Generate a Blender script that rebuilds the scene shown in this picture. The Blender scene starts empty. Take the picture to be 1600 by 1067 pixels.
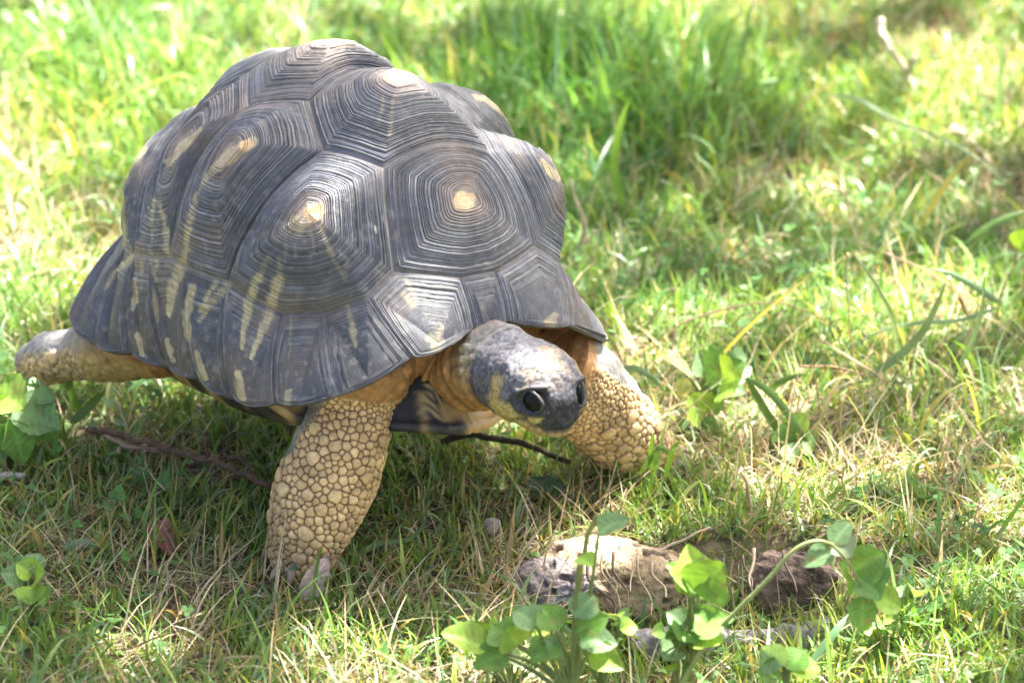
import bpy, bmesh, math, random
import numpy as np
from mathutils import Vector, kdtree
rng = np.random.default_rng(7)
random.seed(7)
rad = math.radians
S = bpy.context.scene
COL = S.collection

# ------------------------------------------------------------------ camera
W0, H0 = 1600.0, 1067.0
LENS, DIST, ELEV = 135.0, 3.0, rad(24)
FPX = LENS / 36 * W0
CAM = np.array([0, -DIST * math.cos(ELEV), DIST * math.sin(ELEV)])
FWD = -CAM / np.linalg.norm(CAM)
RIGHT = np.array([1.0, 0, 0])
UP = np.cross(RIGHT, FWD)
cd = bpy.data.cameras.new('camera'); cam = bpy.data.objects.new('camera', cd); COL.objects.link(cam)
cam.location = CAM; cam.rotation_euler = (math.pi / 2 - ELEV, 0, 0)
cd.lens = LENS; cd.sensor_width = 36; cd.clip_start = 0.05; cd.clip_end = 400
cd.dof.use_dof = True; cd.dof.focus_distance = 2.63; cd.dof.aperture_fstop = 6.4; cd.dof.aperture_blades = 7
S.camera = cam

# ------------------------------------------------------------------ world, sun, exposure
SUN_EL, SUN_AZ = rad(57), rad(52)          # azimuth from +Y (behind the animal) towards +X
SUN = np.array([math.sin(SUN_AZ) * math.cos(SUN_EL), math.cos(SUN_AZ) * math.cos(SUN_EL), math.sin(SUN_EL)])
w = bpy.data.worlds.new('World'); S.world = w; w.use_nodes = True
nt = w.node_tree; bg = nt.nodes['Background']
sky = nt.nodes.new('ShaderNodeTexSky'); sky.sky_type = 'NISHITA'; sky.sun_disc = False
sky.sun_elevation = SUN_EL; sky.sun_rotation = SUN_AZ; sky.dust_density = 8.0; sky.air_density = 0.8; sky.ozone_density = 0.6
nt.links.new(sky.outputs[0], bg.inputs[0]); bg.inputs[1].default_value = 0.06
sd = bpy.data.lights.new('sun', 'SUN'); sun = bpy.data.objects.new('sun', sd); COL.objects.link(sun)
sd.energy = 5.0; sd.angle = rad(0.53); sd.color = (1.0, 0.95, 0.86)
sun.location = SUN * 8
sun.rotation_euler = Vector(SUN).to_track_quat('Z', 'Y').to_euler()
S.view_settings.view_transform = 'Standard'; S.view_settings.look = 'None'
S.view_settings.exposure = 3.05; S.view_settings.gamma = 1.0; S.view_settings.use_curve_mapping = False
S.cycles.use_denoising = True
S.cycles.max_bounces = 8; S.cycles.transparent_max_bounces = 4; S.cycles.use_adaptive_sampling = True
S.cycles.adaptive_threshold = 0.02

# ------------------------------------------------------------------ helpers
def at(px, py, Y):
    d = FWD + RIGHT * (px - W0 / 2) / FPX - UP * (py - H0 / 2) / FPX
    return CAM + (Y - CAM[1]) / d[1] * d
def gnd(px, py, z=0.0):
    d = FWD + RIGHT * (px - W0 / 2) / FPX - UP * (py - H0 / 2) / FPX
    return CAM + (z - CAM[2]) / d[2] * d
def proj(P):
    d = P - CAM; z = d @ FWD
    return W0 / 2 + FPX * (d @ RIGHT) / z, H0 / 2 - FPX * (d @ UP) / z
def sst(x, a, b):
    t = np.clip((x - a) / (b - a), 0, 1); return t * t * (3 - 2 * t)
def vnoise(P, sc, seed=0):
    """smooth value noise in 0..1 at points P (n,3)"""
    Q = np.asarray(P, float) * sc + seed * 17.31
    i = np.floor(Q).astype(np.int64); f = Q - i; f = f * f * (3 - 2 * f)
    def h(a, b, c):
        n = (a * 73856093) ^ (b * 19349663) ^ (c * 83492791) ^ (seed * 2654435)
        n = (n ^ (n >> 13)) * 1274126177
        return ((n ^ (n >> 16)) & 0xffff) / 65535.0
    r = 0
    for dx in (0, 1):
        for dy in (0, 1):
            for dz in (0, 1):
                wt = (f[:, 0] if dx else 1 - f[:, 0]) * (f[:, 1] if dy else 1 - f[:, 1]) * (f[:, 2] if dz else 1 - f[:, 2])
                r = r + wt * h(i[:, 0] + dx, i[:, 1] + dy, i[:, 2] + dz)
    return r
def fbm(P, sc, seed=0, o=3):
    r = 0; a = 1; s = 0
    for k in range(o):
        r = r + a * vnoise(P, sc * 2 ** k, seed + k); s += a; a *= .5
    return r / s
def unit(v):
    v = np.asarray(v, float); return v / (np.linalg.norm(v, axis=-1, keepdims=True) + 1e-12)
def link(o, parent=None):
    COL.objects.link(o)
    if parent is not None: o.parent = parent
    return o
def tag(o, label=None, cat=None, group=None, kind=None):
    if label: o['label'] = label
    if cat: o['category'] = cat
    if group: o['group'] = group
    if kind: o['kind'] = kind
    return o
def empty(name, loc, label, cat, group=None):
    o = bpy.data.objects.new(name, None); o.location = Vector(loc); o.empty_display_size = .02
    link(o); return tag(o, label, cat, group)
def mesh(name, V, F, mat, parent=None, cols=None, smooth=True, attrs=None, origin=None):
    """V (n,3) world coordinates; F list of tuples or (m,k) array"""
    V = np.asarray(V, float); org = np.zeros(3)
    if parent is not None:
        p = parent
        while p is not None: org = org + np.array(p.location); p = p.parent
    elif origin is not None: org = np.asarray(origin, float)
    me = bpy.data.meshes.new(name)
    if isinstance(F, np.ndarray):
        me.vertices.add(len(V)); me.vertices.foreach_set('co', (V - org).ravel())
        k = F.shape[1]; me.loops.add(F.size); me.loops.foreach_set('vertex_index', F.astype(np.int32).ravel())
        me.polygons.add(len(F)); me.polygons.foreach_set('loop_start', np.arange(0, F.size, k, dtype=np.int32))
        me.update(calc_edges=True); me.validate()
    else:
        me.from_pydata((V - org).tolist(), [], F)
    if smooth: me.polygons.foreach_set('use_smooth', [True] * len(me.polygons))
    if cols is not None:
        c = np.ones((len(V), 4)); c[:, :3] = np.clip(cols, 0, 1)
        a = me.color_attributes.new('col', 'FLOAT_COLOR', 'POINT'); a.data.foreach_set('color', c.ravel())
    for k, val in (attrs or {}).items():
        a = me.attributes.new(k, 'FLOAT', 'POINT'); a.data.foreach_set('value', np.asarray(val, np.float32).ravel())
    me.materials.append(mat)
    o = bpy.data.objects.new(name, me); link(o, parent)
    if parent is None and origin is not None: o.location = Vector(origin)
    return o
def grid_faces(nu, nv, wrap=False):
    """nu rows, nv columns"""
    i = np.arange(nu - 1)[:, None]; j = np.arange(nv if wrap else nv - 1)[None, :]
    a = i * nv + j; b = i * nv + (j + 1) % nv
    return np.stack([a, b, b + nv, a + nv], -1).reshape(-1, 4)
def frames(P, hint=(0.13, -0.2, 1)):
    P = np.asarray(P, float); T = unit(np.gradient(P, axis=0)); N = []
    n = np.asarray(hint, float)
    for t in T:
        n = n - t * (n @ t)
        if np.linalg.norm(n) < 1e-4: n = np.cross(t, (1, .3, .1))
        n = unit(n); N.append(n)
    N = np.array(N); return T, N, np.cross(T, N)
def spline(P, n):
    """Catmull-Rom through rows of P (any width)"""
    P = np.asarray(P, float); Q = np.vstack([2 * P[0] - P[1], P, 2 * P[-1] - P[-2]])
    u = np.linspace(0, len(P) - 1 - 1e-9, n); i = u.astype(int); t = (u - i)[:, None]
    a, b, c, d = Q[i], Q[i + 1], Q[i + 2], Q[i + 3]
    return .5 * (2 * b + (c - a) * t + (2 * a - 5 * b + 4 * c - d) * t * t + (3 * b - a - 3 * c + d) * t ** 3)
def tube(P, R, k=8, R2=None, hint=(0.13, -0.2, 1), cap=True):
    P = np.asarray(P, float); n = len(P); R = np.broadcast_to(R, n); R2 = R if R2 is None else np.broadcast_to(R2, n)
    T, N, B = frames(P, hint); a = np.arange(k) / k * 2 * math.pi
    V = P[:, None] + R[:, None, None] * np.cos(a)[None, :, None] * N[:, None] + R2[:, None, None] * np.sin(a)[None, :, None] * B[:, None]
    V = V.reshape(-1, 3); F = [tuple(f) for f in grid_faces(n, k, True)[:, ::-1].tolist()]
    if cap:
        F.append(tuple(range(k))); F.append(tuple(range((n - 1) * k, n * k))[::-1])
    return V, F
def join(parts):
    V = []; F = []; o = 0
    for v, f in parts:
        V.append(v); F += [tuple(i + o for i in q) for q in (f.tolist() if isinstance(f, np.ndarray) else f)]; o += len(v)
    return np.vstack(V), F

def vcol(V, c, s=1):
    return np.array(c) * (.75 + .5 * fbm(V, 120, s)[:, None])
# ------------------------------------------------------------------ materials
def mat(name, rough=.6, color=None, attr=True, trans=0.0, noise=(120, .25), bump=None, spec=.5, coat=0, tattr=None, tint=(1, 1, 1)):
    m = bpy.data.materials.new(name); m.use_nodes = True; n = m.node_tree.nodes; l = m.node_tree.links
    b = n['Principled BSDF']; out = n['Material Output']
    b.inputs['Roughness'].default_value = rough; b.inputs['Specular IOR Level'].default_value = spec
    if coat: b.inputs['Coat Weight'].default_value = coat; b.inputs['Coat Roughness'].default_value = .1
    if attr:
        src = n.new('ShaderNodeAttribute'); src.attribute_name = 'col'; c = src.outputs['Color']
    else:
        src = n.new('ShaderNodeRGB'); src.outputs[0].default_value = (*color, 1); c = src.outputs[0]
    tc = n.new('ShaderNodeTexCoord')
    if noise:
        no = n.new('ShaderNodeTexNoise'); no.inputs['Scale'].default_value = noise[0]; no.inputs['Detail'].default_value = 5
        l.new(tc.outputs['Object'], no.inputs['Vector'])
        mr = n.new('ShaderNodeMapRange'); mr.inputs['From Min'].default_value = .25; mr.inputs['From Max'].default_value = .75
        mr.inputs['To Min'].default_value = 1 - noise[1]; mr.inputs['To Max'].default_value = 1 + noise[1]
        l.new(no.outputs['Fac'], mr.inputs[0])
        mx = n.new('ShaderNodeVectorMath'); mx.operation = 'SCALE'
        l.new(c, mx.inputs[0]); l.new(mr.outputs[0], mx.inputs['Scale']); c = mx.outputs[0]
    if tattr:      # fine growth lines along the attribute
        ta = n.new('ShaderNodeAttribute'); ta.attribute_name = 't'
        n1 = n.new('ShaderNodeTexNoise'); n1.noise_dimensions = '1D'; n1.inputs['Scale'].default_value = tattr; n1.inputs['Detail'].default_value = 2
        l.new(ta.outputs['Fac'], n1.inputs['W'])
        m2 = n.new('ShaderNodeMapRange'); m2.inputs['From Min'].default_value = .3; m2.inputs['From Max'].default_value = .7
        m2.inputs['To Min'].default_value = .72; m2.inputs['To Max'].default_value = 1.3
        l.new(n1.outputs['Fac'], m2.inputs[0])
        mx = n.new('ShaderNodeVectorMath'); mx.operation = 'SCALE'; l.new(c, mx.inputs[0]); l.new(m2.outputs[0], mx.inputs['Scale']); c = mx.outputs[0]
    l.new(c, b.inputs['Base Color'])
    if bump:
        bn = n.new('ShaderNodeTexNoise'); bn.inputs['Scale'].default_value = bump[0]; bn.inputs['Detail'].default_value = 4
        l.new(tc.outputs['Object'], bn.inputs['Vector']); bu = n.new('ShaderNodeBump')
        bu.inputs['Strength'].default_value = bump[1]; bu.inputs['Distance'].default_value = bump[2]
        hh = bn.outputs['Fac']
        if tattr:
            ad = n.new('ShaderNodeMath'); ad.operation = 'MULTIPLY_ADD'; l.new(n1.outputs['Fac'], ad.inputs[0]); ad.inputs[1].default_value = 1.6; l.new(hh, ad.inputs[2]); hh = ad.outputs[0]
        l.new(hh, bu.inputs['Height']); l.new(bu.outputs[0], b.inputs['Normal'])
    if trans > 0:
        tr = n.new('ShaderNodeBsdfTranslucent'); l.new(c, tr.inputs['Color'])
        sc = n.new('ShaderNodeVectorMath'); sc.operation = 'MULTIPLY'; l.new(c, sc.inputs[0]); sc.inputs[1].default_value = (1.5, 1.35, .7); l.new(sc.outputs[0], tr.inputs['Color'])
        ms = n.new('ShaderNodeMixShader'); ms.inputs[0].default_value = trans
        l.new(b.outputs[0], ms.inputs[1]); l.new(tr.outputs[0], ms.inputs[2]); l.new(ms.outputs[0], out.inputs['Surface'])
    return m
M_grass = mat('grass_blade', rough=.38, trans=.32, noise=(60, .15), spec=.5)
M_straw = mat('dry_straw', rough=.6, trans=.15, noise=(200, .25))
M_leaf = mat('leaf_green', rough=.5, trans=.35, noise=(140, .18), bump=(260, .5, .001), spec=.4)
M_stem = mat('plant_stem', rough=.5, trans=.15, noise=(90, .25), bump=(300, .3, .001))
M_deadleaf = mat('dead_leaf', rough=.6, trans=.12, noise=(150, .35), bump=(200, .6, .001))
M_wood = mat('weathered_wood', rough=.85, noise=(160, .45), bump=(160, 1, .003))
M_rock = mat('porous_rock', rough=.9, noise=(90, .4), bump=(230, 1, .004))
M_soil = mat('soil', rough=.95, noise=(70, .45), bump=(120, 1, .006))
M_shell = mat('shell_keratin', rough=.46, noise=(170, .22), bump=(420, .45, .0009), spec=.55, tattr=95)
M_plast = mat('plastron_keratin', rough=.45, noise=(60, .2), bump=(260, .3, .001))
M_skin = mat('tortoise_skin', rough=.55, noise=(260, .2), bump=(700, .5, .0007), spec=.4)
M_eye = mat('eye_dark', rough=.3, spec=.25, color=(.008, .007, .006), attr=False, noise=None)
M_claw = mat('claw_horn', rough=.4, color=(.30, .24, .17), attr=False, noise=(200, .3))
M_bark = mat('tree_bark', rough=.9, color=(.12, .09, .06), attr=False, noise=(8, .4), bump=(20, 1, .02))
M_crown = mat('tree_foliage', rough=.5, color=(.07, .12, .035), attr=False, noise=(3, .3), trans=.2)

# ------------------------------------------------------------------ terrain
def bank(x, y):
    """0 on the lawn, 1 on the lower ground in front of the earth bank at lower right"""
    edge = -.352 - .03 * np.sin(x * 22 + .5) * 0.4 - .02 * sst(x, .25, .4)
    return sst(x, .015, .05) * sst(-y, -edge, -edge + .03) * (1 - sst(x, .15, .30))
def hgt(x, y):
    x = np.asarray(x, float); y = np.asarray(y, float)
    P = np.stack([x, y, np.zeros_like(x)], -1).reshape(-1, 3)
    n = (fbm(P, 5, 3) - .5).reshape(x.shape) * .03 + (fbm(P, 26, 5) - .5).reshape(x.shape) * .009
    under = np.exp(-(((x + .13) / .3) ** 2 + ((y + .26) / .25) ** 2))
    return n * (1 - .7 * under) - .034 * bank(x, y) + .02 * sst(y, .3, 1.2)
xs = np.concatenate([np.linspace(-60, -1.5, 14), np.linspace(-1.4, 1.4, 260), np.linspace(1.5, 60, 14)])
ys = np.concatenate([np.linspace(-60, -1.3, 14), np.linspace(-1.2, 1.9, 290), np.linspace(2, 90, 16)])
GX, GY = np.meshgrid(xs, ys); GZ = hgt(GX, GY)
V = np.stack([GX, GY, GZ], -1).reshape(-1, 3)
fn = fbm(V, 9, 11)[:, None]; fb = fbm(V, 60, 12)[:, None]
c = np.array([.065, .047, .030]) * (1 - fn) * 1.6 + np.array([.15, .125, .07]) * fn * .8
c = c * (.6 + .8 * fb)
bk = bank(V[:, 0], V[:, 1]); face = (4 * bk * (1 - bk))[:, None]
c = c * (1 - face) + np.array([.36, .27, .17]) * (.7 + .6 * fb) * face
far = sst(np.hypot(V[:, 0], V[:, 1]), 1.5, 2.5)[:, None]
c = c * (1 - far) + np.array([.10, .15, .045]) * far
g = mesh('ground', V, grid_faces(len(ys), len(xs)), M_soil, cols=c)
tag(g, 'brown soil and thatch under the lawn', kind='structure')

# ------------------------------------------------------------------ tortoise: pose and landmarks
YAW, PIT, ROL = -.8728, -.1084, -.111
ORG = np.array([-.1182, -.25, .133]); SL = .38 * .9633
def Rz(a): c, s = math.cos(a), math.sin(a); return np.array([[c, -s, 0], [s, c, 0], [0, 0, 1]])
def Ry(a): c, s = math.cos(a), math.sin(a); return np.array([[c, 0, s], [0, 1, 0], [-s, 0, c]])
def Rx(a): c, s = math.cos(a), math.sin(a); return np.array([[1, 0, 0], [0, c, -s], [0, s, c]])
RB = Rz(YAW) @ Ry(PIT) @ Rx(ROL)
def bw(P): return ORG + (np.asarray(P, float) * SL) @ RB.T
def wb(P): return ((np.asarray(P, float) - ORG) @ RB) / SL
LM = dict(NT=(0.399,-0.041,0.159),NB=(0.440,-0.039,0.073),F1=(0.360,-0.163,0.181),AV1=(0.362,0.000,0.293),AV2=(0.159,0.000,0.489),AV3=(-0.034,0.000,0.525),AV4=(-0.267,0.000,0.463),AV5=(-0.400,0.000,0.300),AC1=(0.264,-0.289,0.291),AC2=(0.057,-0.316,0.371),AC3=(-0.120,-0.293,0.347),AC4=(-0.318,-0.266,0.281),J1=(0.277,-0.125,0.353),J2=(0.157,-0.172,0.370),J3=(0.045,-0.121,0.438),J4=(-0.060,-0.185,0.416),J5=(-0.160,-0.110,0.460),J6=(-0.260,-0.170,0.370),J7=(-0.330,-0.090,0.370),J8=(-0.430,-0.100,0.170),T1=(0.359,-0.222,0.143),T2=(0.284,-0.262,0.105),T3=(0.204,-0.300,0.090),T4=(0.094,-0.343,0.133),T5=(-0.020,-0.364,0.145),TA=(-0.055,-0.368,0.153),T6=(-0.112,-0.368,0.142),T7=(-0.198,-0.353,0.129),T8=(-0.290,-0.310,0.120),T9=(-0.370,-0.250,0.130),T10=(-0.420,-0.170,0.150),B1=(0.445,-0.187,0.042),B2=(0.404,-0.319,-0.016),B3=(0.262,-0.357,-0.058),B4=(0.145,-0.366,-0.074),B5=(0.035,-0.364,-0.060),B6=(-0.067,-0.362,-0.060),B7=(-0.171,-0.378,-0.054),B8=(-0.282,-0.388,-0.060),B9=(-0.413,-0.361,-0.033),B10=(-0.470,-0.200,0.010),B11=(-0.495,-0.080,-0.010),S12=(0.276,0.000,0.384),S23=(0.018,0.000,0.474),S34=(-0.150,0.000,0.487),S45=(-.33,0,.40))
def P_(n):
    s = n[-1] == "'"; p = np.array(LM[n.rstrip("'")], float)
    if s: p[1] *= -{'T1': 1.03, 'T2': 1.05, 'T3': 1.05, 'T4': 1.05, 'T5': 1.04, 'TA': 1.04, 'AC1': 1.06, 'AC2': 1.05, 'J2': 1.04, 'F1': 1.02}.get(n[:-1], 1.0)
    return p

# coloured streaks on the shell, measured on the animal's right flank: (x0,y0,half-width0, x1,y1,half-width1, strength)
ST = [(394,222,8,362,244,12,1),(362,244,12,324,276,4,1),(324,276,3,308,306,3,.7),(308,306,3,294,370,5,.75),(294,370,5,289,412,4,.6),
 (315,202,3,284,232,7,1),(284,232,7,262,254,4,1),(242,312,2.5,236,350,3,.8),(236,350,3,238,396,2,.4),(252,320,3,264,397,5,.7),(229,234,4,206,258,5,1),(196,345,2,195,390,2.5,.5),
 (496,328,12,468,348,14,1.2),(468,348,12,452,360,3,1),(500,352,3,520,402,3,.5),(520,402,3,540,440,2,.25),(484,356,2.5,492,395,1.5,.35),
 (405,432,6,388,480,7,1),(388,480,7,378,545,2,1),(436,436,8,420,490,8,1),(420,490,8,393,558,3,1),(418,404,4,405,430,5,.3),(437,404,4,436,432,5,.3),
 (356,446,6,326,480,6,.8),(326,480,6,312,502,2,.8),(338,440,4,312,486,2.5,.8),(302,450,6,292,490,6,1),(292,490,6,294,530,3,1),
 (286,412,9,270,450,8,1),(270,450,8,264,492,3,1),(262,533,4,269,563,4,1),(307,552,4,319,590,5,1),(372,586,6,378,618,7,1),(215,523,3,221,552,4,1),
 (243,407,5,243,440,3,.7),(241,455,3,247,502,2,.6),(226,405,4,221,425,3,.5),(213,438,5,209,482,3,1),(207,402,4,182,424,5,.8),(182,424,5,166,452,2,.8),
 (456,492,1.5,452,560,1.5,.4),(452,610,4,449,632,6,.7),(545,480,3,553,520,5,.8),(553,520,5,556,542,1,.8),(632,437,3,652,470,2,.45),(632,460,6,646,476,4,.45),
 (690,512,4,680,540,8,.5),(672,528,7,690,532,5,.5),(866,492,5,860,505,10,.6),(845,255,5,870,276,8,1),(742,150,4,782,164,6,1),
 (600,150,2,592,196,2,.4),(615,150,2,608,210,3,.4),(556,440,0,556,440,0,0)]
ARE = [(725,314,17,15,1.2),(624,121,28,12,.9),(528,66,40,9,.8),(488,334,15,13,1.2),(384,228,12,9,1.1)]
def streak(Pw):
    u, v = proj(Pw); m = np.zeros(len(u))
    u = u + (vnoise(Pw, 260, 5) - .5) * 5; v = v + (vnoise(Pw, 260, 6) - .5) * 5
    for x0, y0, w0, x1, y1, w1, s in ST:
        d = np.array([x1 - x0, y1 - y0]); L2 = d @ d + 1e-6
        t = np.clip(((u - x0) * d[0] + (v - y0) * d[1]) / L2, 0, 1)
        r = np.hypot(u - x0 - t * d[0], v - y0 - t * d[1]); ww = w0 + (w1 - w0) * t
        m = np.maximum(m, s * (1 - sst(r, ww * .75, ww * 1.15 + 1)))
    a = np.zeros(len(u))
    for x, y, rx, ry, s in ARE:
        r = np.sqrt(((u - x) / rx) ** 2 + ((v - y) / ry) ** 2); a = np.maximum(a, s * (1 - sst(r, .75, 1.15)))
    return m, a

RT = bpy.data.objects.new('tortoise', None); RT.location = Vector((ORG[0], ORG[1], 0)); link(RT)
tag(RT, 'large dark grey domed tortoise with yellow streaked shell walking across the grass', 'tortoise')

def edge_pts(a, b, n, low=False):
    A, B = P_(a), P_(b)
    s = np.linspace(0, 1, n, endpoint=False)[:, None]
    m = (A + B) / 2; o = unit(m - np.array([np.clip(m[0], -.22, .22), 0, .1])); Ln = np.linalg.norm(B - A)
    k = .40
    p = A + (B - A) * s + o * (k * Ln * Ln * 4 * s * (1 - s))
    if low: p = p + (o * .004 + np.array([0, 0, -.003])) * np.sin(np.pi * s) ** .7
    return p
NOISE_T = rng.random((64, 512))
def scute(name, poly, area, nphi, nr, rings, seed, amp=.0011, bulge=1.0, low=(), flat=.0, wear=0.0, sq=1.0):
    pts = []; cnt = []
    Ls = [np.linalg.norm(P_(poly[i]) - P_(poly[(i + 1) % len(poly)])) for i in range(len(poly))]
    for i, a in enumerate(poly):
        b = poly[(i + 1) % len(poly)]; n = max(4, int(round(nphi * Ls[i] / sum(Ls))))
        lo = (a.rstrip("'"), b.rstrip("'")) in low or (b.rstrip("'"), a.rstrip("'")) in low
        pts.append(edge_pts(a, b, n, lo)); cnt.append(n)
    B = np.vstack(pts); n = len(B); A = np.asarray(area, float)
    cen = B.mean(0); Nn = np.zeros(3)
    for i in range(n): Nn += np.cross(B[i] - cen, B[(i + 1) % n] - cen)
    Nn = unit(Nn)
    outw = cen - np.array([np.clip(cen[0], -.25, .25), 0, .1])
    flip = Nn @ outw < 0
    if flip: Nn = -Nn
    t = np.linspace(0, 1, nr) ** sq
    t[0] = 0
    desc = -((B - A) @ Nn); bb = .25 * bulge * desc
    # smooth the bulge round the outline
    for _ in range(6): bb = (np.roll(bb, 1) + bb + np.roll(bb, -1)) / 3
    bb = np.maximum(bb, .012 + 0 * bb) if not wear else np.maximum(bb, .007)
    # round the outline near the middle
    Bs = B.copy(); kw = max(2, n // 22)
    for _ in range(3): Bs = sum(np.roll(Bs, j, 0) for j in range(-kw, kw + 1)) / (2 * kw + 1)
    Bs = Bs if not wear else B
    rr = np.linalg.norm(B - A, axis=1); rm = rr.mean()
    T = t[:, None]
    Bm = Bs[None] + (B - Bs)[None] * (.30 + .70 * T[..., None] ** 2)
    G = A + (Bm - A) * T[..., None] + Nn * (bb[None] * 4 * T * (1 - T))[..., None]
    Pw = bw(G.reshape(-1, 3)).reshape(nr, n, 3)
    # surface normals
    du = np.gradient(Pw, axis=0); dv = np.roll(Pw, -1, 1) - np.roll(Pw, 1, 1)
    N = unit(np.cross(du, dv)); Nw = RB @ Nn
    if (N @ Nw).mean() < 0: N = -N
    N[0] = Nw
    N = unit(N + .001)
    # growth rings: wandering, irregular ridges
    r_ = np.random.default_rng(seed)
    ph = np.arange(n) / n * 2 * math.pi
    wob = sum(r_.normal() * .006 / (k ** .7) * np.cos(k * ph + r_.random() * 6.3) for k in range(1, 9))
    tt = T + wob[None] * T * (1 - T) * 4 + (vnoise(Pw.reshape(-1, 3), 170, seed).reshape(nr, n) - .5) * .010
    # irregular spacing
    kn = np.cumsum(.35 + r_.random(rings + 6) * 1.3); kn = kn / kn[rings]
    phase = np.interp(np.clip(tt, 0, 1.2), np.concatenate([[0], kn]), np.arange(rings + 7))
    fr = phase - np.floor(phase); idx = np.floor(phase).astype(int)
    ra = (.35 + 1.0 * r_.random(rings + 10))[np.clip(idx, 0, rings + 9)]
    prof = np.abs(np.sin(np.pi * fr)) ** .55
    big = np.interp(tt, np.linspace(0, 1.2, 14), r_.random(14)) - .5
    loc = fbm(Pw.reshape(-1, 3), 45, seed + 3).reshape(nr, n)
    mask = sst(tt, .10 if not wear else wear, .2 if not wear else wear + .22) * np.clip(-.15 + 2.1 * loc, .12, 1.5)
    edge = 1 - sst(T, .93, 1.0)
    h = (1.15 * amp * ra * (prof - .35) + big * amp * 1.6) * mask * edge - .0016 * sst(T, .955, 1.0) * 0
    h = h + (fbm(Pw.reshape(-1, 3), 90, seed + 7).reshape(nr, n) - .5) * .0008 * edge
    lip = .0006 * sst(T, .86, .96) * (1 - sst(T, .97, 1.0))
    Pd = Pw + N * (h + lip)[..., None]
    # colour
    Q = Pw.reshape(-1, 3)
    n1 = fbm(Q, 55, 41).reshape(nr, n, 1); n2 = fbm(Q, 240, 42).reshape(nr, n, 1)
    base = np.array([.120, .127, .152]) * (.65 + .8 * n1)
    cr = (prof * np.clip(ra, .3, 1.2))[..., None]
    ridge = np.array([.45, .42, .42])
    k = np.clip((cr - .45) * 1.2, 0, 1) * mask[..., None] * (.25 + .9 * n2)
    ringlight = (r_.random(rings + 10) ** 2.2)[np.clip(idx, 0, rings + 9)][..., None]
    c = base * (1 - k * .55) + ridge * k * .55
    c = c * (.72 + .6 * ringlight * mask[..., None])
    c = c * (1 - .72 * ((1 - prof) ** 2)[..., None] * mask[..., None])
    tan = np.array([.30, .21, .14])
    wr = sst(fbm(Q, 22, 77).reshape(nr, n), .56, .74)[..., None]
    c = c * (1 - .28 * wr) + tan * .28 * wr
    dust = (sst(fbm(Q, 300, 91).reshape(nr, n), .56, .72) * (.15 + .55 * sst(fbm(Q, 30, 92).reshape(nr, n), .45, .6)))[..., None]
    c = c * (1 - dust * .6) + np.array([.36, .33, .30]) * dust * .6
    Qm = Q.copy()
    if cen[1] > .08:   # far flank carries the mirrored pattern as well
        b_ = wb(Q); b_[:, 1] *= -1; Qm = bw(b_)
    m1, a1 = streak(Q)
    if cen[1] > .08:
        m2, a2 = streak(Qm); vis = sst(wb(Q)[:, 0], .16, .1) ; m1 = np.maximum(m1, m2 * (1 if vis is None else vis)); a1 = np.maximum(a1, a2 * 0)
    m1 = m1.reshape(nr, n, 1); a1 = a1.reshape(nr, n, 1)
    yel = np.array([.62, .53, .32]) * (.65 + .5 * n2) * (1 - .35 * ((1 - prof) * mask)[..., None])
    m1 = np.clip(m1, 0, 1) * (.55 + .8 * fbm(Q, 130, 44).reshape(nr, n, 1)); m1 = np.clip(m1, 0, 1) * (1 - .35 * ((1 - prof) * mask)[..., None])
    c = c * (1 - m1) + yel * m1
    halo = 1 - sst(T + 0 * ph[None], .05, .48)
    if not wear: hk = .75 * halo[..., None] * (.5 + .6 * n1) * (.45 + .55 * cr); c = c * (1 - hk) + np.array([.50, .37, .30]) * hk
    a1c = np.clip(a1, 0, 1); c = c * (1 - a1c) + np.array([.74, .52, .30]) * (.8 + .35 * n2) * a1c
    seam = sst(T, .975, 1.0)[..., None] + 0 * c[..., :1]
    c = c * (1 - seam * .75) + np.array([.27, .24, .21]) * seam * .75
    F = grid_faces(nr, n, True)
    F = F if not flip else F[:, ::-1]
    F = F.copy()
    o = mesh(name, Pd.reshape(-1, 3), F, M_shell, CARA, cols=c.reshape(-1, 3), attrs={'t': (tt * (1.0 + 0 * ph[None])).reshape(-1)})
    return o

# carapace body (rim, underside and inner dome) -------------------------------------------
def mir(p): return p + "'"
TOPR = ['NT', 'T1', 'T2', 'T3', 'T4', 'T5', 'T6', 'T7', 'T8', 'T9', 'T10', 'J8']
BOTR = ['NB', 'B1', 'B2', 'B3', 'B4', 'B5', 'B6', 'B7', 'B8', 'B9', 'B10', 'B11']
lowset = {(BOTR[i], BOTR[i + 1]) for i in range(11)} | {('NB', 'NB'), ('B11', 'B11')}
loop = BOTR + [mir(x) for x in BOTR[::-1]]
rim = np.vstack([edge_pts(loop[i], loop[(i + 1) % len(loop)], 12, (loop[i].rstrip("'"), loop[(i + 1) % len(loop)].rstrip("'")) in lowset or (loop[(i + 1) % len(loop)].rstrip("'"), loop[i].rstrip("'")) in lowset) for i in range(len(loop))])
cxy = np.array([0, 0, 0.0])
def inward(P, f, dz):
    Q = P.copy(); Q[:, :2] *= f; Q[:, 2] += dz; return Q
rings_ = [rim, inward(rim, .992, -.004), inward(rim, .975, -.002), inward(rim, .93, .028), inward(rim, .84, .06), inward(rim, .78, .13), inward(rim, .70, .25), inward(rim, .52, .33), inward(rim, .25, .38), inward(rim, .02, .40)]
Vc = bw(np.vstack(rings_)); nb = len(rim)
cc = np.tile(np.array([.17, .12, .07]), (len(Vc), 1)); cc[:nb * 3] = (.12, .11, .11); cc *= (.6 + .8 * fbm(Vc, 60, 4)[:, None])
CARA = mesh('carapace', Vc, grid_faces(len(rings_), nb, True), M_plast, RT, cols=cc, origin=None)
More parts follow.
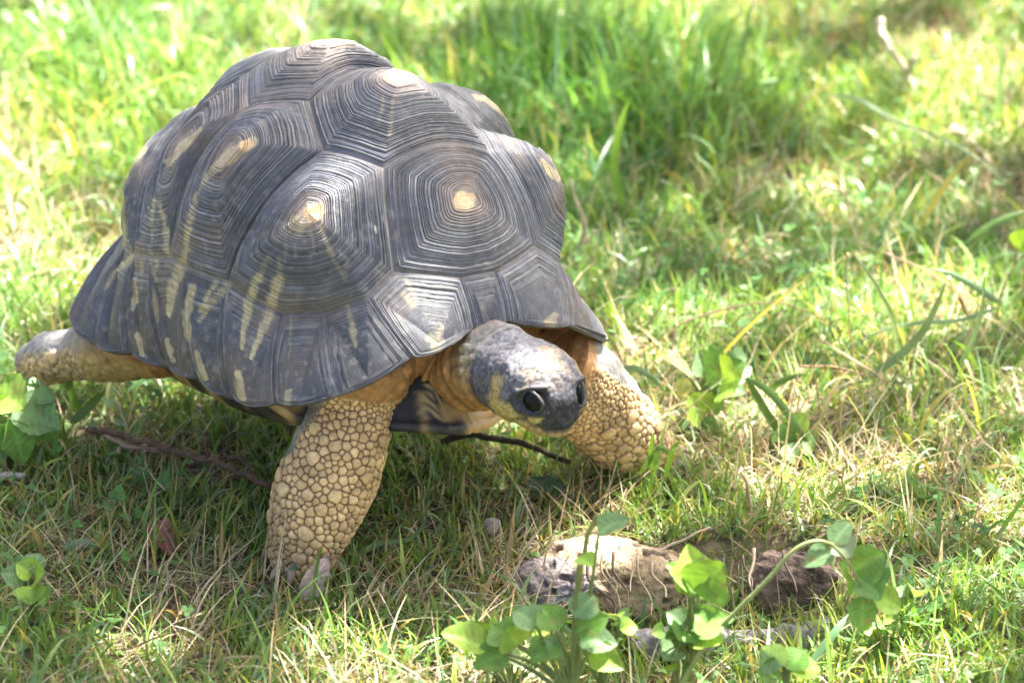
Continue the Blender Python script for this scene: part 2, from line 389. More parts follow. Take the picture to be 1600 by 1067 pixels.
# scutes -----------------------------------------------------------------------------------
LM['AV1'] = (.362, 0, .30)
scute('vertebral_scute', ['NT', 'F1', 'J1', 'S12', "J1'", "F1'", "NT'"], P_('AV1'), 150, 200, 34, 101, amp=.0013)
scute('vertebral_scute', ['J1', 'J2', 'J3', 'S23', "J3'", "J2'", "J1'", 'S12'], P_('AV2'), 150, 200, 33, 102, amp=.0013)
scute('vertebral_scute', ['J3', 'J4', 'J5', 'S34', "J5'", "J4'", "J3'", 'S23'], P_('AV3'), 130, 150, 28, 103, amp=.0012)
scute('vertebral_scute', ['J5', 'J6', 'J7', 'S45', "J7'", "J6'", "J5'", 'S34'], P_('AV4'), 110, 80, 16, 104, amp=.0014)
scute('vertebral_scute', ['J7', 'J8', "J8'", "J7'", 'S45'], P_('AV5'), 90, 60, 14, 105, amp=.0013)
CO = [(['J1', 'J2', 'T4', 'T3', 'T2', 'T1', 'F1'], 'AC1', 36), (['J2', 'J3', 'J4', 'TA', 'T5', 'T4'], 'AC2', 36), (['J4', 'J5', 'J6', 'T7', 'T6', 'TA'], 'AC3', 36), (['J6', 'J7', 'J8', 'T10', 'T9', 'T8', 'T7'], 'AC4', 18)]
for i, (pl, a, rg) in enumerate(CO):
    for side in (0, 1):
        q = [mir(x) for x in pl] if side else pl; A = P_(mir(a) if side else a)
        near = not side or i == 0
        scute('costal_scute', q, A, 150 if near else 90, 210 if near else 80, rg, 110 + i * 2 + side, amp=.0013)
for i in range(11):
    for side in (0, 1):
        pl = [TOPR[i]]
        if i == 0: pl += ['F1']
        if i == 5: pl += ['TA']
        pl += [TOPR[i + 1], BOTR[i + 1], BOTR[i]]
        a = LM[BOTR[i]]; b = LM[BOTR[i + 1]]; tp = (np.array(LM[TOPR[i]]) + np.array(LM[TOPR[i + 1]])) / 2
        bt = np.array(a) * .42 + np.array(b) * .58
        A = bt * .955 + tp * .045 + unit(bt * [.5, 1, 0]) * (.010)
        if side: pl = [mir(x) for x in pl]; A = A * [1, -1, 1]
        scute('marginal_scute', pl, A, 110, 90, 20, 140 + i * 2 + side, amp=.0009, bulge=1.2, low=lowset, wear=.5)
scute('nuchal_scute', ['NT', "NT'", "NB'", 'NB'], (.440, 0, .080), 70, 60, 16, 170, amp=.0007, low=lowset, wear=.3)
scute('supracaudal_scute', ['J8', "J8'", "B11'", 'B11'], (-.50, 0, .05), 70, 50, 10, 171, amp=.0009, low=lowset, wear=.1)

# plastron -----------------------------------------------------------------------------------
def plast():
    nx, ny = 90, 60; X = np.linspace(-.40, .395, nx)
    hw = np.interp(X, [-.40, -.36, -.28, -.2, 0, .16, .26, .34, .375, .395], [.06, .13, .17, .29, .315, .305, .19, .12, .09, .06])
    a = np.linspace(-1, 1, ny)
    XX = np.repeat(X[:, None], ny, 1); YY = hw[:, None] * a[None]
    Z = -.148 + .05 * sst(XX, .22, .42) * 0 + .012 * np.abs(a[None]) ** 3 + .03 * sst(-XX, .2, .4)
    br = sst(np.abs(a)[None] + 0 * XX, .86, 1.0) * sst(XX, -.24, -.17) * sst(-XX, -.21, -.14)     # bridge climbs to the rim
    YY = YY + np.sign(a)[None] * br * .045; Z = Z + br * .085
    seam = np.min([np.abs(XX - s - .01 * np.abs(a)[None]) for s in (.30, .21, .10, -.08, -.24)], axis=0); seam = np.minimum(seam, np.abs(YY) * .9)
    Z = Z + .004 * (1 - sst(seam, 0, .006)) + .006 * (fbm(np.stack([XX, YY, Z], -1).reshape(-1, 3), 22, 3).reshape(XX.shape) - .5)
    lo = np.stack([XX, YY, Z], -1).reshape(-1, 3); hi = lo + np.stack([0 * XX, 0 * XX, .018 + .085 * sst(.395 - XX, .0, .055) * sst(hw[:, None] - np.abs(YY), 0, .07)], -1).reshape(-1, 3)
    V = np.vstack([lo, hi]); F = grid_faces(nx, ny); n = nx * ny
    sides = []
    bd = [i * ny for i in range(nx)][::-1] + [j for j in range(ny)] + [i * ny + ny - 1 for i in range(nx)] + [(nx - 1) * ny + j for j in range(ny)][::-1]
    for p, q in zip(bd, bd[1:] + bd[:1]):
        if p != q: sides.append((p, q, q + n, p + n))
    F = [tuple(f[::-1]) for f in F.tolist()] + [tuple(f + n) for f in F] + sides
    # dark rayed triangles on tan horn
    x = V[:, 0]; y = V[:, 1]
    cell = (x + .4) / .16; fx = np.abs((cell % 1) - .5) * 2
    ray = np.abs(np.sin(np.arctan2(np.abs(y) - .02, ((cell % 1) - .5) * .16) * 15))
    nn = fbm(V * SL, 60, 8)
    d = sst(fx * .9 + nn * .8 + .5 * ray - np.abs(y) * 1.5, .75, 1.0)
    side_ = sst(np.abs(y), .2, .3)
    d = np.maximum(d, side_ * sst(nn + .25 * np.sin(x * 55), .42, .5))
    front = (x > .30); d = np.where(front, sst(-(y + .058) - .35 * np.abs(x - .35) + (nn - .5) * .06 + .02 * ray, -.012, .006), d)
    pu, pv = proj(bw(V)); jit_ = (vnoise(V * SL, 160, 3) - .5) * 14
    rays = np.sin((pv + (pu - 690) * .22) * .75 + jit_ * .2); fd = 1 - sst(pu + jit_ * 1.2 + 26 * (rays > .35) * sst(pu, 600, 640) * (pv < 655), 684, 694)
    fd = np.maximum(fd, (1 - sst(pu + jit_, 722, 734)) * sst(pv, 655, 661)); mid_ = np.exp(-((pu - 661 - (pv - 640) * .12) / 6) ** 2) * (pv > 612)
    d = np.where(front, fd * (1 - .8 * mid_), d)
    c = np.array([.50, .34, .15]) * (1 - d[:, None]) + np.array([.030, .030, .036]) * (.6 + 1.2 * fbm(V * SL, 90, 19)[:, None]) * d[:, None]
    c = c * (.55 + .9 * fbm(V * SL, 110, 9)[:, None]) * (.85 + .3 * np.sin(x * 420)[:, None] ** 2)
    return mesh('plastron', bw(V), F, M_plast, RT, cols=c)
plast()

# body: legs, neck, head and trunk grown into one skin ---------------------------------------
def limb(K, n=40, k=40):
    """K rows: px, py, Y, half-width, [half-depth]"""
    P = np.array([at(r[0], r[1], r[2]) for r in K]); R = np.array([r[3] for r in K]); R2 = np.array([r[4] if len(r) > 4 else r[3] for r in K])
    Q = spline(np.column_stack([P, R, R2]), n); return Q
def limb_mesh(Q, k=36, hint=(0, -1, 0.2)):
    P, R, R2 = Q[:, :3], Q[:, 3], Q[:, 4]
    s = np.array([.5, .8, .95]) ; T = unit(P[-1] - P[-2]); T0 = unit(P[0] - P[1])
    add = [P[-1] + T * R[-1] * f for f in (.12, .22, .26)]; ar = [R[-1] * f for f in (.93, .75, .4)]
    P = np.vstack([P, add]); R = np.concatenate([R, ar]); R2 = np.concatenate([R2, np.array(ar) * Q[-1, 4] / Q[-1, 3]])
    return tube(P, R2, k, R, hint)       # first radius lies along the hint (towards the viewer)
FR = limb([(600,575,-.315,.030,.036),(562,610,-.345,.029,.034),(545,645,-.362,.0265,.033),(533,690,-.372,.0292,.034),(515,740,-.378,.0322,.034),(494,790,-.383,.0300,.033),(480,830,-.385,.0245,.030),(475,852,-.385,.0208,.027),(472,868,-.384,.0218,.027),(470,876,-.383,.0215,.026)])
FL = limb([(855,560,-.30,.034,.036),(890,590,-.285,.033),(925,622,-.265,.0325),(955,655,-.25,.0295),(982,684,-.238,.026),(1000,706,-.228,.024),(1008,722,-.224,.022)])
RR = limb([(275,515,-.24,.034),(225,530,-.235,.029),(180,540,-.225,.0255),(145,547,-.21,.0215),(112,552,-.195,.0185),(82,558,-.175,.018),(58,568,-.155,.0175)])
bl = [(-.22, .20, 0, .036), (-.32, .27, -.06, .036), (-.36, .31, -.14, .031), (-.37, .32, -.23, .03), (-.37, .33, -.31, .03)]
RL = spline(np.array([[*bw((a, b, c_)), r, r] for a, b, c_, r in bl]), 30)
HB = at(784, 572, -.388); HT = at(884, 628, -.447)
hf = unit(HT - HB); hr = unit(np.cross(hf, (0.10, 0.0, 1))); hu = np.cross(hr, hf); HL = np.linalg.norm(HT - HB)
hr = -hr if hr @ np.array([-1, 0, 0]) < 0 else hr        # animal's right = viewer's left
nk = np.array([[*bw((.18, 0, .02)), .044, .044], [*bw((.28, .0, .015)), .037, .037], [*(bw((.35, .012, -.018))), .033, .029], [*(HB - hf * .012 - hu * .003), .0295, .0255], [*(HB + hf * .02), .0275, .024]])
NK = spline(nk, 30)
def head_mesh():
    sec = [(-.12, .0245, .019, .020), (.0, .0275, .0225, .024), (.18, .0302, .0255, .027), (.36, .0325, .0272, .0285), (.52, .0332, .0268, .0285), (.66, .0325, .0272, .0265), (.78, .0292, .0255, .0245), (.87, .0245, .0215, .0222), (.94, .0190, .0160, .0200), (.985, .0128, .0105, .0165), (1.01, .006, .005, .010)]
    Q = spline(np.array(sec), 48); k = 56; a = np.arange(k) / k * 2 * math.pi; V = []
    for s, w_, t_, b_ in Q:
        ca, sa = np.cos(a), np.sin(a); e = .86
        x = np.sign(ca) * np.abs(ca) ** e * w_; z = np.where(sa > 0, np.abs(sa) ** e * t_, -np.abs(sa) ** e * b_)
        V.append(HB + hf * s * HL + hr * x[:, None] * .96 + hu * (z[:, None] * .96 - .012 * max(0, s - .55) ** 1.2 * 1.6))
    V = np.vstack(V); F = [tuple(f) for f in grid_faces(48, k, True).tolist()]
    F.append(tuple(range(k))[::-1]); F.append(tuple(range(47 * k, 48 * k))); return V, F
def ellipsoid(c, r, R=np.eye(3), nu=28, nv=36):
    th = np.linspace(.02, math.pi - .02, nu); ph = np.arange(nv) / nv * 2 * math.pi
    V = np.stack([np.sin(th)[:, None] * np.cos(ph)[None], np.sin(th)[:, None] * np.sin(ph)[None], np.repeat(np.cos(th)[:, None], nv, 1)], -1).reshape(-1, 3) * r
    F = [tuple(f) for f in grid_faces(nu, nv, True).tolist()] + [tuple(range(nv))[::-1], tuple(range((nu - 1) * nv, nu * nv))]
    return np.asarray(c) + V @ np.asarray(R).T, F
parts = [limb_mesh(FR), limb_mesh(FL), limb_mesh(RR), limb_mesh(RL), limb_mesh(NK), head_mesh(),
         ellipsoid(bw((-.02, 0, .03)), np.array([.30, .26, .13]) * SL, RB),
         ellipsoid(bw((.20, -.15, -.03)), np.array([.15, .12, .10]) * SL, RB), ellipsoid(bw((.20, .15, -.03)), np.array([.15, .13, .10]) * SL, RB),
         ellipsoid(bw((.20, .0, .0)), np.array([.13, .20, .07]) * SL, RB),
         ellipsoid(bw((-.28, -.2, -.02)), np.array([.12, .10, .08]) * SL, RB), ellipsoid(bw((-.28, .2, -.02)), np.array([.12, .10, .08]) * SL, RB)]
# tail
parts.append(tube(spline(np.array([bw((-.38, 0, -.02)), bw((-.46, .01, -.07)), bw((-.49, .02, -.12))]), 8), np.linspace(.018, .006, 8), 12))
Vb, Fb = join(parts)
me0 = bpy.data.meshes.new('raw'); me0.from_pydata(Vb.tolist(), [], Fb)
bm = bmesh.new(); bm.from_mesh(me0)
bmesh.ops.recalc_face_normals(bm, faces=bm.faces); bm.to_mesh(me0); bm.free()
tmp = bpy.data.objects.new('tmp', me0); COL.objects.link(tmp)
md = tmp.modifiers.new('r', 'REMESH'); md.mode = 'VOXEL'; md.voxel_size = .0014
md2 = tmp.modifiers.new('s', 'SMOOTH'); md2.iterations = 7; md2.factor = .5
dg = bpy.context.evaluated_depsgraph_get(); me1 = bpy.data.meshes.new_from_object(tmp.evaluated_get(dg))
bpy.data.objects.remove(tmp); bpy.data.meshes.remove(me0)
def seg_dist(V, Q):
    """distance to a polyline / radius, and the arc parameter"""
    P = Q[:, :3]; best = np.full(len(V), 9e9); par = np.zeros(len(V))
    for i in range(len(P) - 1):
        d = P[i + 1] - P[i]; t = np.clip(((V - P[i]) @ d) / (d @ d), 0, 1); r = np.linalg.norm(V - P[i] - t[:, None] * d, axis=1) / (Q[i, 3] * (1 - t) + Q[i + 1, 3] * t)
        m = r < best; best[m] = r[m]; par[m] = (i + t[m]) / (len(P) - 1)
    return best, par
def verts(me):
    a = np.empty(len(me.vertices) * 3); me.vertices.foreach_get('co', a); return a.reshape(-1, 3)
V = verts(me1)
dFR, pFR = seg_dist(V, FR); dFL, pFL = seg_dist(V, FL)
cand = ((dFR < 1.35) & (pFR > .12)) | ((dFL < 1.35) & (pFL > .12))
bm = bmesh.new(); bm.from_mesh(me1); bm.verts.ensure_lookup_table()
ed = [e for e in bm.edges if cand[e.verts[0].index] and cand[e.verts[1].index]]
bmesh.ops.subdivide_edges(bm, edges=ed, cuts=1, use_grid_fill=True, smooth=0)
bm.normal_update(); bm.to_mesh(me1); bm.free()
V = verts(me1); Nn = np.empty(len(V) * 3); me1.vertices.foreach_get('normal', Nn); Nn = Nn.reshape(-1, 3)
dFR, pFR = seg_dist(V, FR); dFL, pFL = seg_dist(V, FL); dRR, pRR = seg_dist(V, RR); dRL, pRL = seg_dist(V, RL); dNK, pNK = seg_dist(V, NK)
U, Vv = proj(V)
hl = V - HB; hs = hl @ hf / HL; hx = hl @ hr; hz = hl @ hu
inhead = (hs > .02) & (np.abs(hx) < .045) & (np.abs(hz) < .045) & (hs < 1.2)
legm = [(dFR < 1.4) & (pFR > .10) & ~inhead, (dFL < 1.4) & (pFL > .02) & ~inhead, (dRR < 1.4) & (pRR > .22), (dRL < 1.4) & (pRL > .5)]
n1 = fbm(V, 40, 61)[:, None]; n2 = fbm(V, 300, 62)[:, None]
col = np.array([.40, .21, .085]) * (.6 + .8 * n1) + 0 * V                       # tan skin of neck and shoulders
wrk = fbm(V * [1, 1, .35], 160, 63); disp = (wrk - .5) * .0022 + (fbm(V, 55, 64) - .5) * .006
grey = np.array([.31, .295, .285])
col = col * (.55 + .9 * n2)
# scales
for li, (msk, par) in enumerate(zip(legm, (pFR, pFL, pRR, pRL))):
    ids = np.where(msk)[0]
    if len(ids) == 0: continue
    Vs = V[ids]; base = [.0024, .0024, .0026, .006][li]
    rr_ = np.random.default_rng(300 + li); order = rr_.permutation(ids)[:24000]
    seeds = []; cellsz = .012; gd = {}
    def fits(p, r):
        k = tuple((p // cellsz).astype(int))
        for a in (-1, 0, 1):
            for b in (-1, 0, 1):
                for c_ in (-1, 0, 1):
                    for q, s_ in gd.get((k[0] + a, k[1] + b, k[2] + c_), ()):
                        if (p[0] - q[0]) ** 2 + (p[1] - q[1]) ** 2 + (p[2] - q[2]) ** 2 < (.92 * (r + s_)) ** 2: return False
        gd.setdefault(k, []).append((p, r)); seeds.append((p, r)); return True
    nbig = 0
    for i in order[:900]:
        if nbig >= (34 if li < 2 else 10): break
        s_ = par[i]
        if .3 < s_ < .93 and (Nn[i] @ (-FWD)) > -.2:
            r = base * (1.45 + .95 * rr_.random() ** 1.5)
            if fits(V[i], r): nbig += 1
    for j, i in enumerate(order):
        s_ = par[i]; f = 1.0 - .25 * sst(s_, .80, .95) - .30 * (1 - sst(s_, .15, .42))
        q = j / len(order)
        r = base * f * (1.25 if q < .06 else 1.0 if q < .3 else .78) * (.9 + .2 * rr_.random())
        fits(V[i], r)
    kd = kdtree.KDTree(len(seeds))
    for j, (p, r) in enumerate(seeds): kd.insert(Vector(p), j)
    kd.balance(); R_ = np.array([s[1] for s in seeds]); jit = rr_.random((len(seeds), 3))
    F1 = np.empty(len(ids)); F2 = np.empty(len(ids)); SI = np.empty(len(ids), int)
    for a, p in enumerate(Vs):
        b1 = b2 = 9e9; bi = 0
        for _, j, d in kd.find_n(p, 7):
            e = d - R_[j] * .9
            if e < b1: b2 = b1; b1 = e; bi = j
            elif e < b2: b2 = e
        F1[a] = b1; F2[a] = b2; SI[a] = bi
    gap = F2 - F1; r = R_[SI]; dome = np.sqrt(np.clip(1 - ((F1 + r * .9) / (r * 1.25)) ** 2, 0, 1))
    hb = sst(gap, .0000, .0011)
    amp = .0015 * (r / base) ** .7
    # plain grey skin on the outer, upper back of the leg
    ss = par[ids]
    if li == 0:
        cx = 522 - (Vv[ids] - 612) * .70; sm = sst(U[ids] + (n1[ids, 0] - .5) * 26, cx - 8, cx + 6); sm = np.maximum(sm, sst(Vv[ids] + (n1[ids, 0] - .5) * 20, 700, 716))
        sm = np.where(Nn[ids] @ FWD > .15, sm * .2, sm)
    elif li == 1:
        xr = Vv[ids] - (572 + (U[ids] - 905) * .72) + (n1[ids, 0] - .5) * 14; sm = sst(xr, -27, -17); sm = np.maximum(sm, sst(ss, .9, .96))
    elif li == 2:
        sm = sst(Vv[ids] + (n1[ids, 0] - .5) * 16, 542, 556) * .9
    else: sm = np.ones(len(ids))
    disp[ids] = disp[ids] * (1 - sm) + sm * (amp * (hb * .75 + dome * .9) - .0008)
    cream = np.array([.77, .55, .29]) * (.82 + .32 * jit[SI][:, :1]); cream = cream * (1 - .22 * jit[SI][:, 1:2] * np.array([0, .35, .6]))
    gro = np.array([.15, .065, .035]); e = sst(gap, .0001, .0012)[:, None]
    dirt = sst(ss, .82, 1.0)[:, None]
    cs = gro * (1 - e) + cream * e; cs = cs * (1 - .5 * dirt * n1[ids]) * (.78 + .4 * sst(n1[ids], .35, .6))
    rimc = (1 - sst(gap, .0008, .0026))[:, None]; cs = cs * (1 - .22 * rimc) + np.array([.38, .22, .12]) * .22 * rimc
    cs = cs * (.8 + .4 * n2[ids])
    gs = grey * (.65 + .7 * n1[ids]) * (.75 + .5 * n2[ids]); gs = gs * (.75 + .25 * hb[:, None])
    smc = sm[:, None]; blend = cs * smc + gs * (1 - smc)
    fade = sst(ss, .10 if li == 0 else .02, .18 if li == 0 else .10)[:, None] if li < 2 else sst(ss, .22, .45)[:, None]
    col[ids] = col[ids] * (1 - fade) + blend * fade
    f1 = fade[:, 0]; disp[ids] *= .35 + .65 * f1
rz = (dRR < 1.5) & (pRR <= .55) & (pRR > .1); rz = rz.astype(float)[:, None] * sst(n1, .38, .55); col = col * (1 - rz) + np.array([.52, .36, .14]) * (.6 + .7 * n2) * rz
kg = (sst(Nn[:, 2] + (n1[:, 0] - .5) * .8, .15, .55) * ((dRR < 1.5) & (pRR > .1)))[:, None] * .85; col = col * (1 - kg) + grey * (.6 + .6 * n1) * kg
# neck wrinkles
nkm = (dNK < 1.4) & ~legm[0] & ~legm[1] & ~inhead
disp[nkm] += .0014 * np.sin(pNK[nkm] * 75 + 4 * n1[nkm, 0]); col[nkm] *= (1.05 + .3 * np.sin(pNK[nkm] * 75 + 4 * n1[nkm, 0]))[:, None]
up_ = sst(hz, .004, .016)
k = (nkm * sst(hs, -.5, -.1) * up_)[:, None]; col = col * (1 - k) + grey * .9 * (.7 + .6 * n1) * k
fk = np.exp(-((U - 727) / 15) ** 2 - ((Vv - 562) / 34) ** 2)[:, None] * (n2 > .3) * (1 - inhead[:, None] * .5); col = col * (1 - .8 * fk) + np.array([.62, .55, .40]) * .8 * fk * (.7 + .5 * n2); disp += .003 * fk[:, 0] * (np.sin(Vv * .35) > -.2)
# head sculpting and colouring
ES, EX, EZ = .845, .0232, .0008
for sg in (1, -1):
    d2 = ((hs - ES - .05) * HL / .0112) ** 2 + ((hz - EZ) / .0085) ** 2; side = (hx * sg > .012) & inhead
    disp -= np.where(side, .0030 * np.exp(-d2 * 1.6), 0)
    disp += np.where(side, .0024 * np.exp(-((np.sqrt(d2) - 1.02) / .20) ** 2), 0)
    d3 = ((hs - .30) * HL / .012) ** 2 + ((hz + .004) / .011) ** 2; disp += np.where(side, -.0014 * np.exp(-d3), 0)      # ear patch
    nd = ((hs - .985) * HL / .0018) ** 2 + ((hz + .0045) / .0016) ** 2 + ((hx * sg - .0042) / .0017) ** 2; disp -= np.where(inhead, .0024 * np.exp(-nd), 0)
mline = -.0155 - .006 * sst(hs, .75, 1.0) + .003 * np.sin(hs * 9)
ml = np.abs(hz - mline + .004 * sst(-hs, -.55, -.2)); mm = inhead & (hs > .34)
disp -= np.where(mm, .0016 * np.exp(-(ml / .0011) ** 2), 0)
disp = np.where(inhead, disp * 1.0, disp)
hid = np.where(inhead)[0]; q = np.stack([hs * HL, hx, hz], -1)[hid]
sd_ = np.random.default_rng(9).permutation(len(hid))[:700]; kd = kdtree.KDTree(len(sd_))
for j, i in enumerate(sd_): kd.insert(Vector(q[i]), j)
kd.balance(); gp = np.empty(len(hid))
for a, p in enumerate(q):
    f = kd.find_n(p, 2); gp[a] = f[1][2] - f[0][2]
he = sst(gp, 0, .0009); s_ = hs[hid]; x_ = np.abs(hx[hid]); z_ = hz[hid]; m1 = fbm(V[hid], 70, 71); m2 = fbm(V[hid], 190, 72)
blue = np.array([.185, .182, .205]); tanc = np.array([.42, .33, .22]); yl = np.array([.60, .47, .17]); blk = np.array([.035, .035, .045])
hc = np.tile(blue, (len(hid), 1)) * (.75 + .5 * m1[:, None])
def mixc(c, t, k): k = np.clip(k, 0, 1)[:, None]; return c * (1 - k) + t * k
hc = mixc(hc, tanc, .75 * sst(m1 + .22 * (s_ - .6), .50, .60) * sst(s_, .38, .55) * (1 - .6 * sst(s_, .9, .98)))
hc = mixc(hc, blk * 1.6, .65 * sst(m2, .54, .64) * sst(s_, .62, .8))
hc = mixc(hc, np.array([.10, .10, .13]), sst(s_ + (m1 - .5) * .5, .78, .95) * sst(z_, -.006, .004) * .6)
yk = sst(-z_ + (m1 - .5) * .016, .0000, .0045) * sst(x_, .009, .016) * sst(s_, .30, .42) * (1 - sst(s_, .94, .99)); hc = mixc(hc, yl * (.8 + .3 * m2[:, None]), yk)
k2 = sst(-np.abs(s_ - .50) + (m1 - .5) * .12, -.13, -.07) * sst(z_, -.012, -.004) * (1 - sst(z_, .008, .015)) * sst(x_, .015, .023); hc = mixc(hc, yl * [1, .92, 1.1], .85 * k2)
hc = mixc(hc, np.array([.10, .09, .10]), sst(-s_, -.38, -.30) * sst(-z_, .0, .008) * .6)
mz = mline[hid]; band = z_ - mz
beak = sst(s_ + (m1 - .5) * .10 - x_ * 4, .86, .93) * sst(z_, -.026, -.020) ; hc = mixc(hc, blk, beak * .97 * (1 - sst(z_, -.003, .006)))
hc = mixc(hc, blk, .9 * np.exp(-((band - .003) / .005) ** 2) * sst(s_, .72, .84) * sst(m1, .32, .42))
jaw = sst(-band, .0005, .003); hc = mixc(hc, np.array([.50, .35, .14]) * (.7 + .5 * m2[:, None]), jaw * sst(s_, .35, .5))
hc = mixc(hc, np.array([.10, .08, .07]), .7 * np.exp(-(band / .0012) ** 2) * (s_ > .34))
dE = np.sqrt(((s_ - ES - .05) * HL / .0118) ** 2 + ((z_ - EZ) / .0085) ** 2)
hc = mixc(hc, np.array([.05, .05, .055]), (1 - sst(dE + (m1 - .5) * .5, 1.0, 1.3)) * (x_ > .012))
hc = hc * (.42 + .58 * he[:, None]) * (.85 + .3 * n2[hid])
col[hid] = hc
disp[hid] += (he - .5) * .0006 + (m2 - .5) * .0006
V2 = V + Nn * disp[:, None]
BODY = bpy.data.objects.new('body', me1); me1.name = 'body'; link(BODY, RT)
me1.vertices.foreach_set('co', (V2 - np.array(RT.location)).ravel()); me1.update()
me1.polygons.foreach_set('use_smooth', [True] * len(me1.polygons))
c4 = np.ones((len(V), 4)); c4[:, :3] = np.clip(col, 0, 1); a_ = me1.color_attributes.new('col', 'FLOAT_COLOR', 'POINT'); a_.data.foreach_set('color', c4.ravel())
me1.materials.clear(); me1.materials.append(M_skin)
for sg in (1, -1):
    ec = HB + hf * ES * HL + hr * sg * (EX - .0047) + hu * EZ
    v, f = ellipsoid(ec - hr * sg * (0 if sg > 0 else .0032), np.array([.0094, .0060, .0078]), np.column_stack([hf, hr * sg, hu]), 20, 24)
    mesh('eye', v, f, M_eye, BODY)
    th = np.linspace(0, 2 * math.pi, 37)[:-1]; lw = []
    ring = []
    for a in th:      # thick lids, the upper one overhanging
        top = max(0, math.sin(a)); q_ = HB + hf * (ES * HL + .0098 * math.cos(a)) + hu * (EZ + .0076 * math.sin(a) - .0005) + hr * sg * (EX - (.0030 if sg > 0 else .0058) + .0012 * top - .0016 * abs(math.cos(a)) ** 3 - .0006 * math.cos(a))
        ring.append(q_); lw.append(.0012 + .0003 * top)
    ring = np.array(ring); k_ = 10; b_ = np.arange(k_) / k_ * 2 * math.pi; T_ = unit(np.roll(ring, -1, 0) - np.roll(ring, 1, 0)); n0 = unit(hr * sg - T_ * (T_ @ (hr * sg))[:, None]); n1_ = np.cross(T_, n0)
    lv = ring[:, None] + np.array(lw)[:, None, None] * (np.cos(b_)[None, :, None] * n0[:, None] + np.sin(b_)[None, :, None] * n1_[:, None]); lv = lv.reshape(-1, 3)
    lv = lv + (np.stack([vnoise(lv, 400, 1), vnoise(lv, 400, 2), vnoise(lv, 400, 3)], -1) - .5) * .0009
    lf_ = np.vstack([grid_faces(36, k_, True), np.stack([35 * k_ + np.arange(k_), 35 * k_ + (np.arange(k_) + 1) % k_, (np.arange(k_) + 1) % k_, np.arange(k_)], -1)])
    mesh('eyelid', lv, lf_, M_skin, BODY, cols=vcol(lv, (.05, .048, .052), 5))
def claw(p, d, L=.015, r=.005):
    d = unit(d); P = spline(np.array([p, p + d * L * .6 + [0, 0, .001], p + d * L + [0, 0, -.004]]), 7)
    v, f = tube(P, np.linspace(r, .0008, 7), 8); mesh('claw', v, f, M_claw, BODY)
for Q, fw in ((FR, (.25, -1, 0)), (FL, (.9, -.5, 0))):
    ft = Q[-2, :3]; fw = unit(fw); sd2 = np.cross(fw, (0, 0, 1))
    for k in range(5):
        a = (k - 2) * .42; dd = fw * math.cos(a) + sd2 * math.sin(a); claw(ft * [1, 1, 0] + [0, 0, .008] + dd * (Q[-2, 3] * .96), dd)
for k in range(4):
    a = (k - 1.5) * .4; dd = unit(np.array([-.8, .5, -.2])); claw(RR[-1, :3] + dd * .022 + np.array([.5, .8, 0]) * (k - 1.5) * .009 + [0, 0, -.014], dd)
for k in range(4): claw(RL[-1, :3] * [1, 1, 0] + [0, 0, .006] + np.array([.5 - .1 * k, -.3 + .25 * k, 0]) * .04, (.5, -.3 + .25 * k, 0))

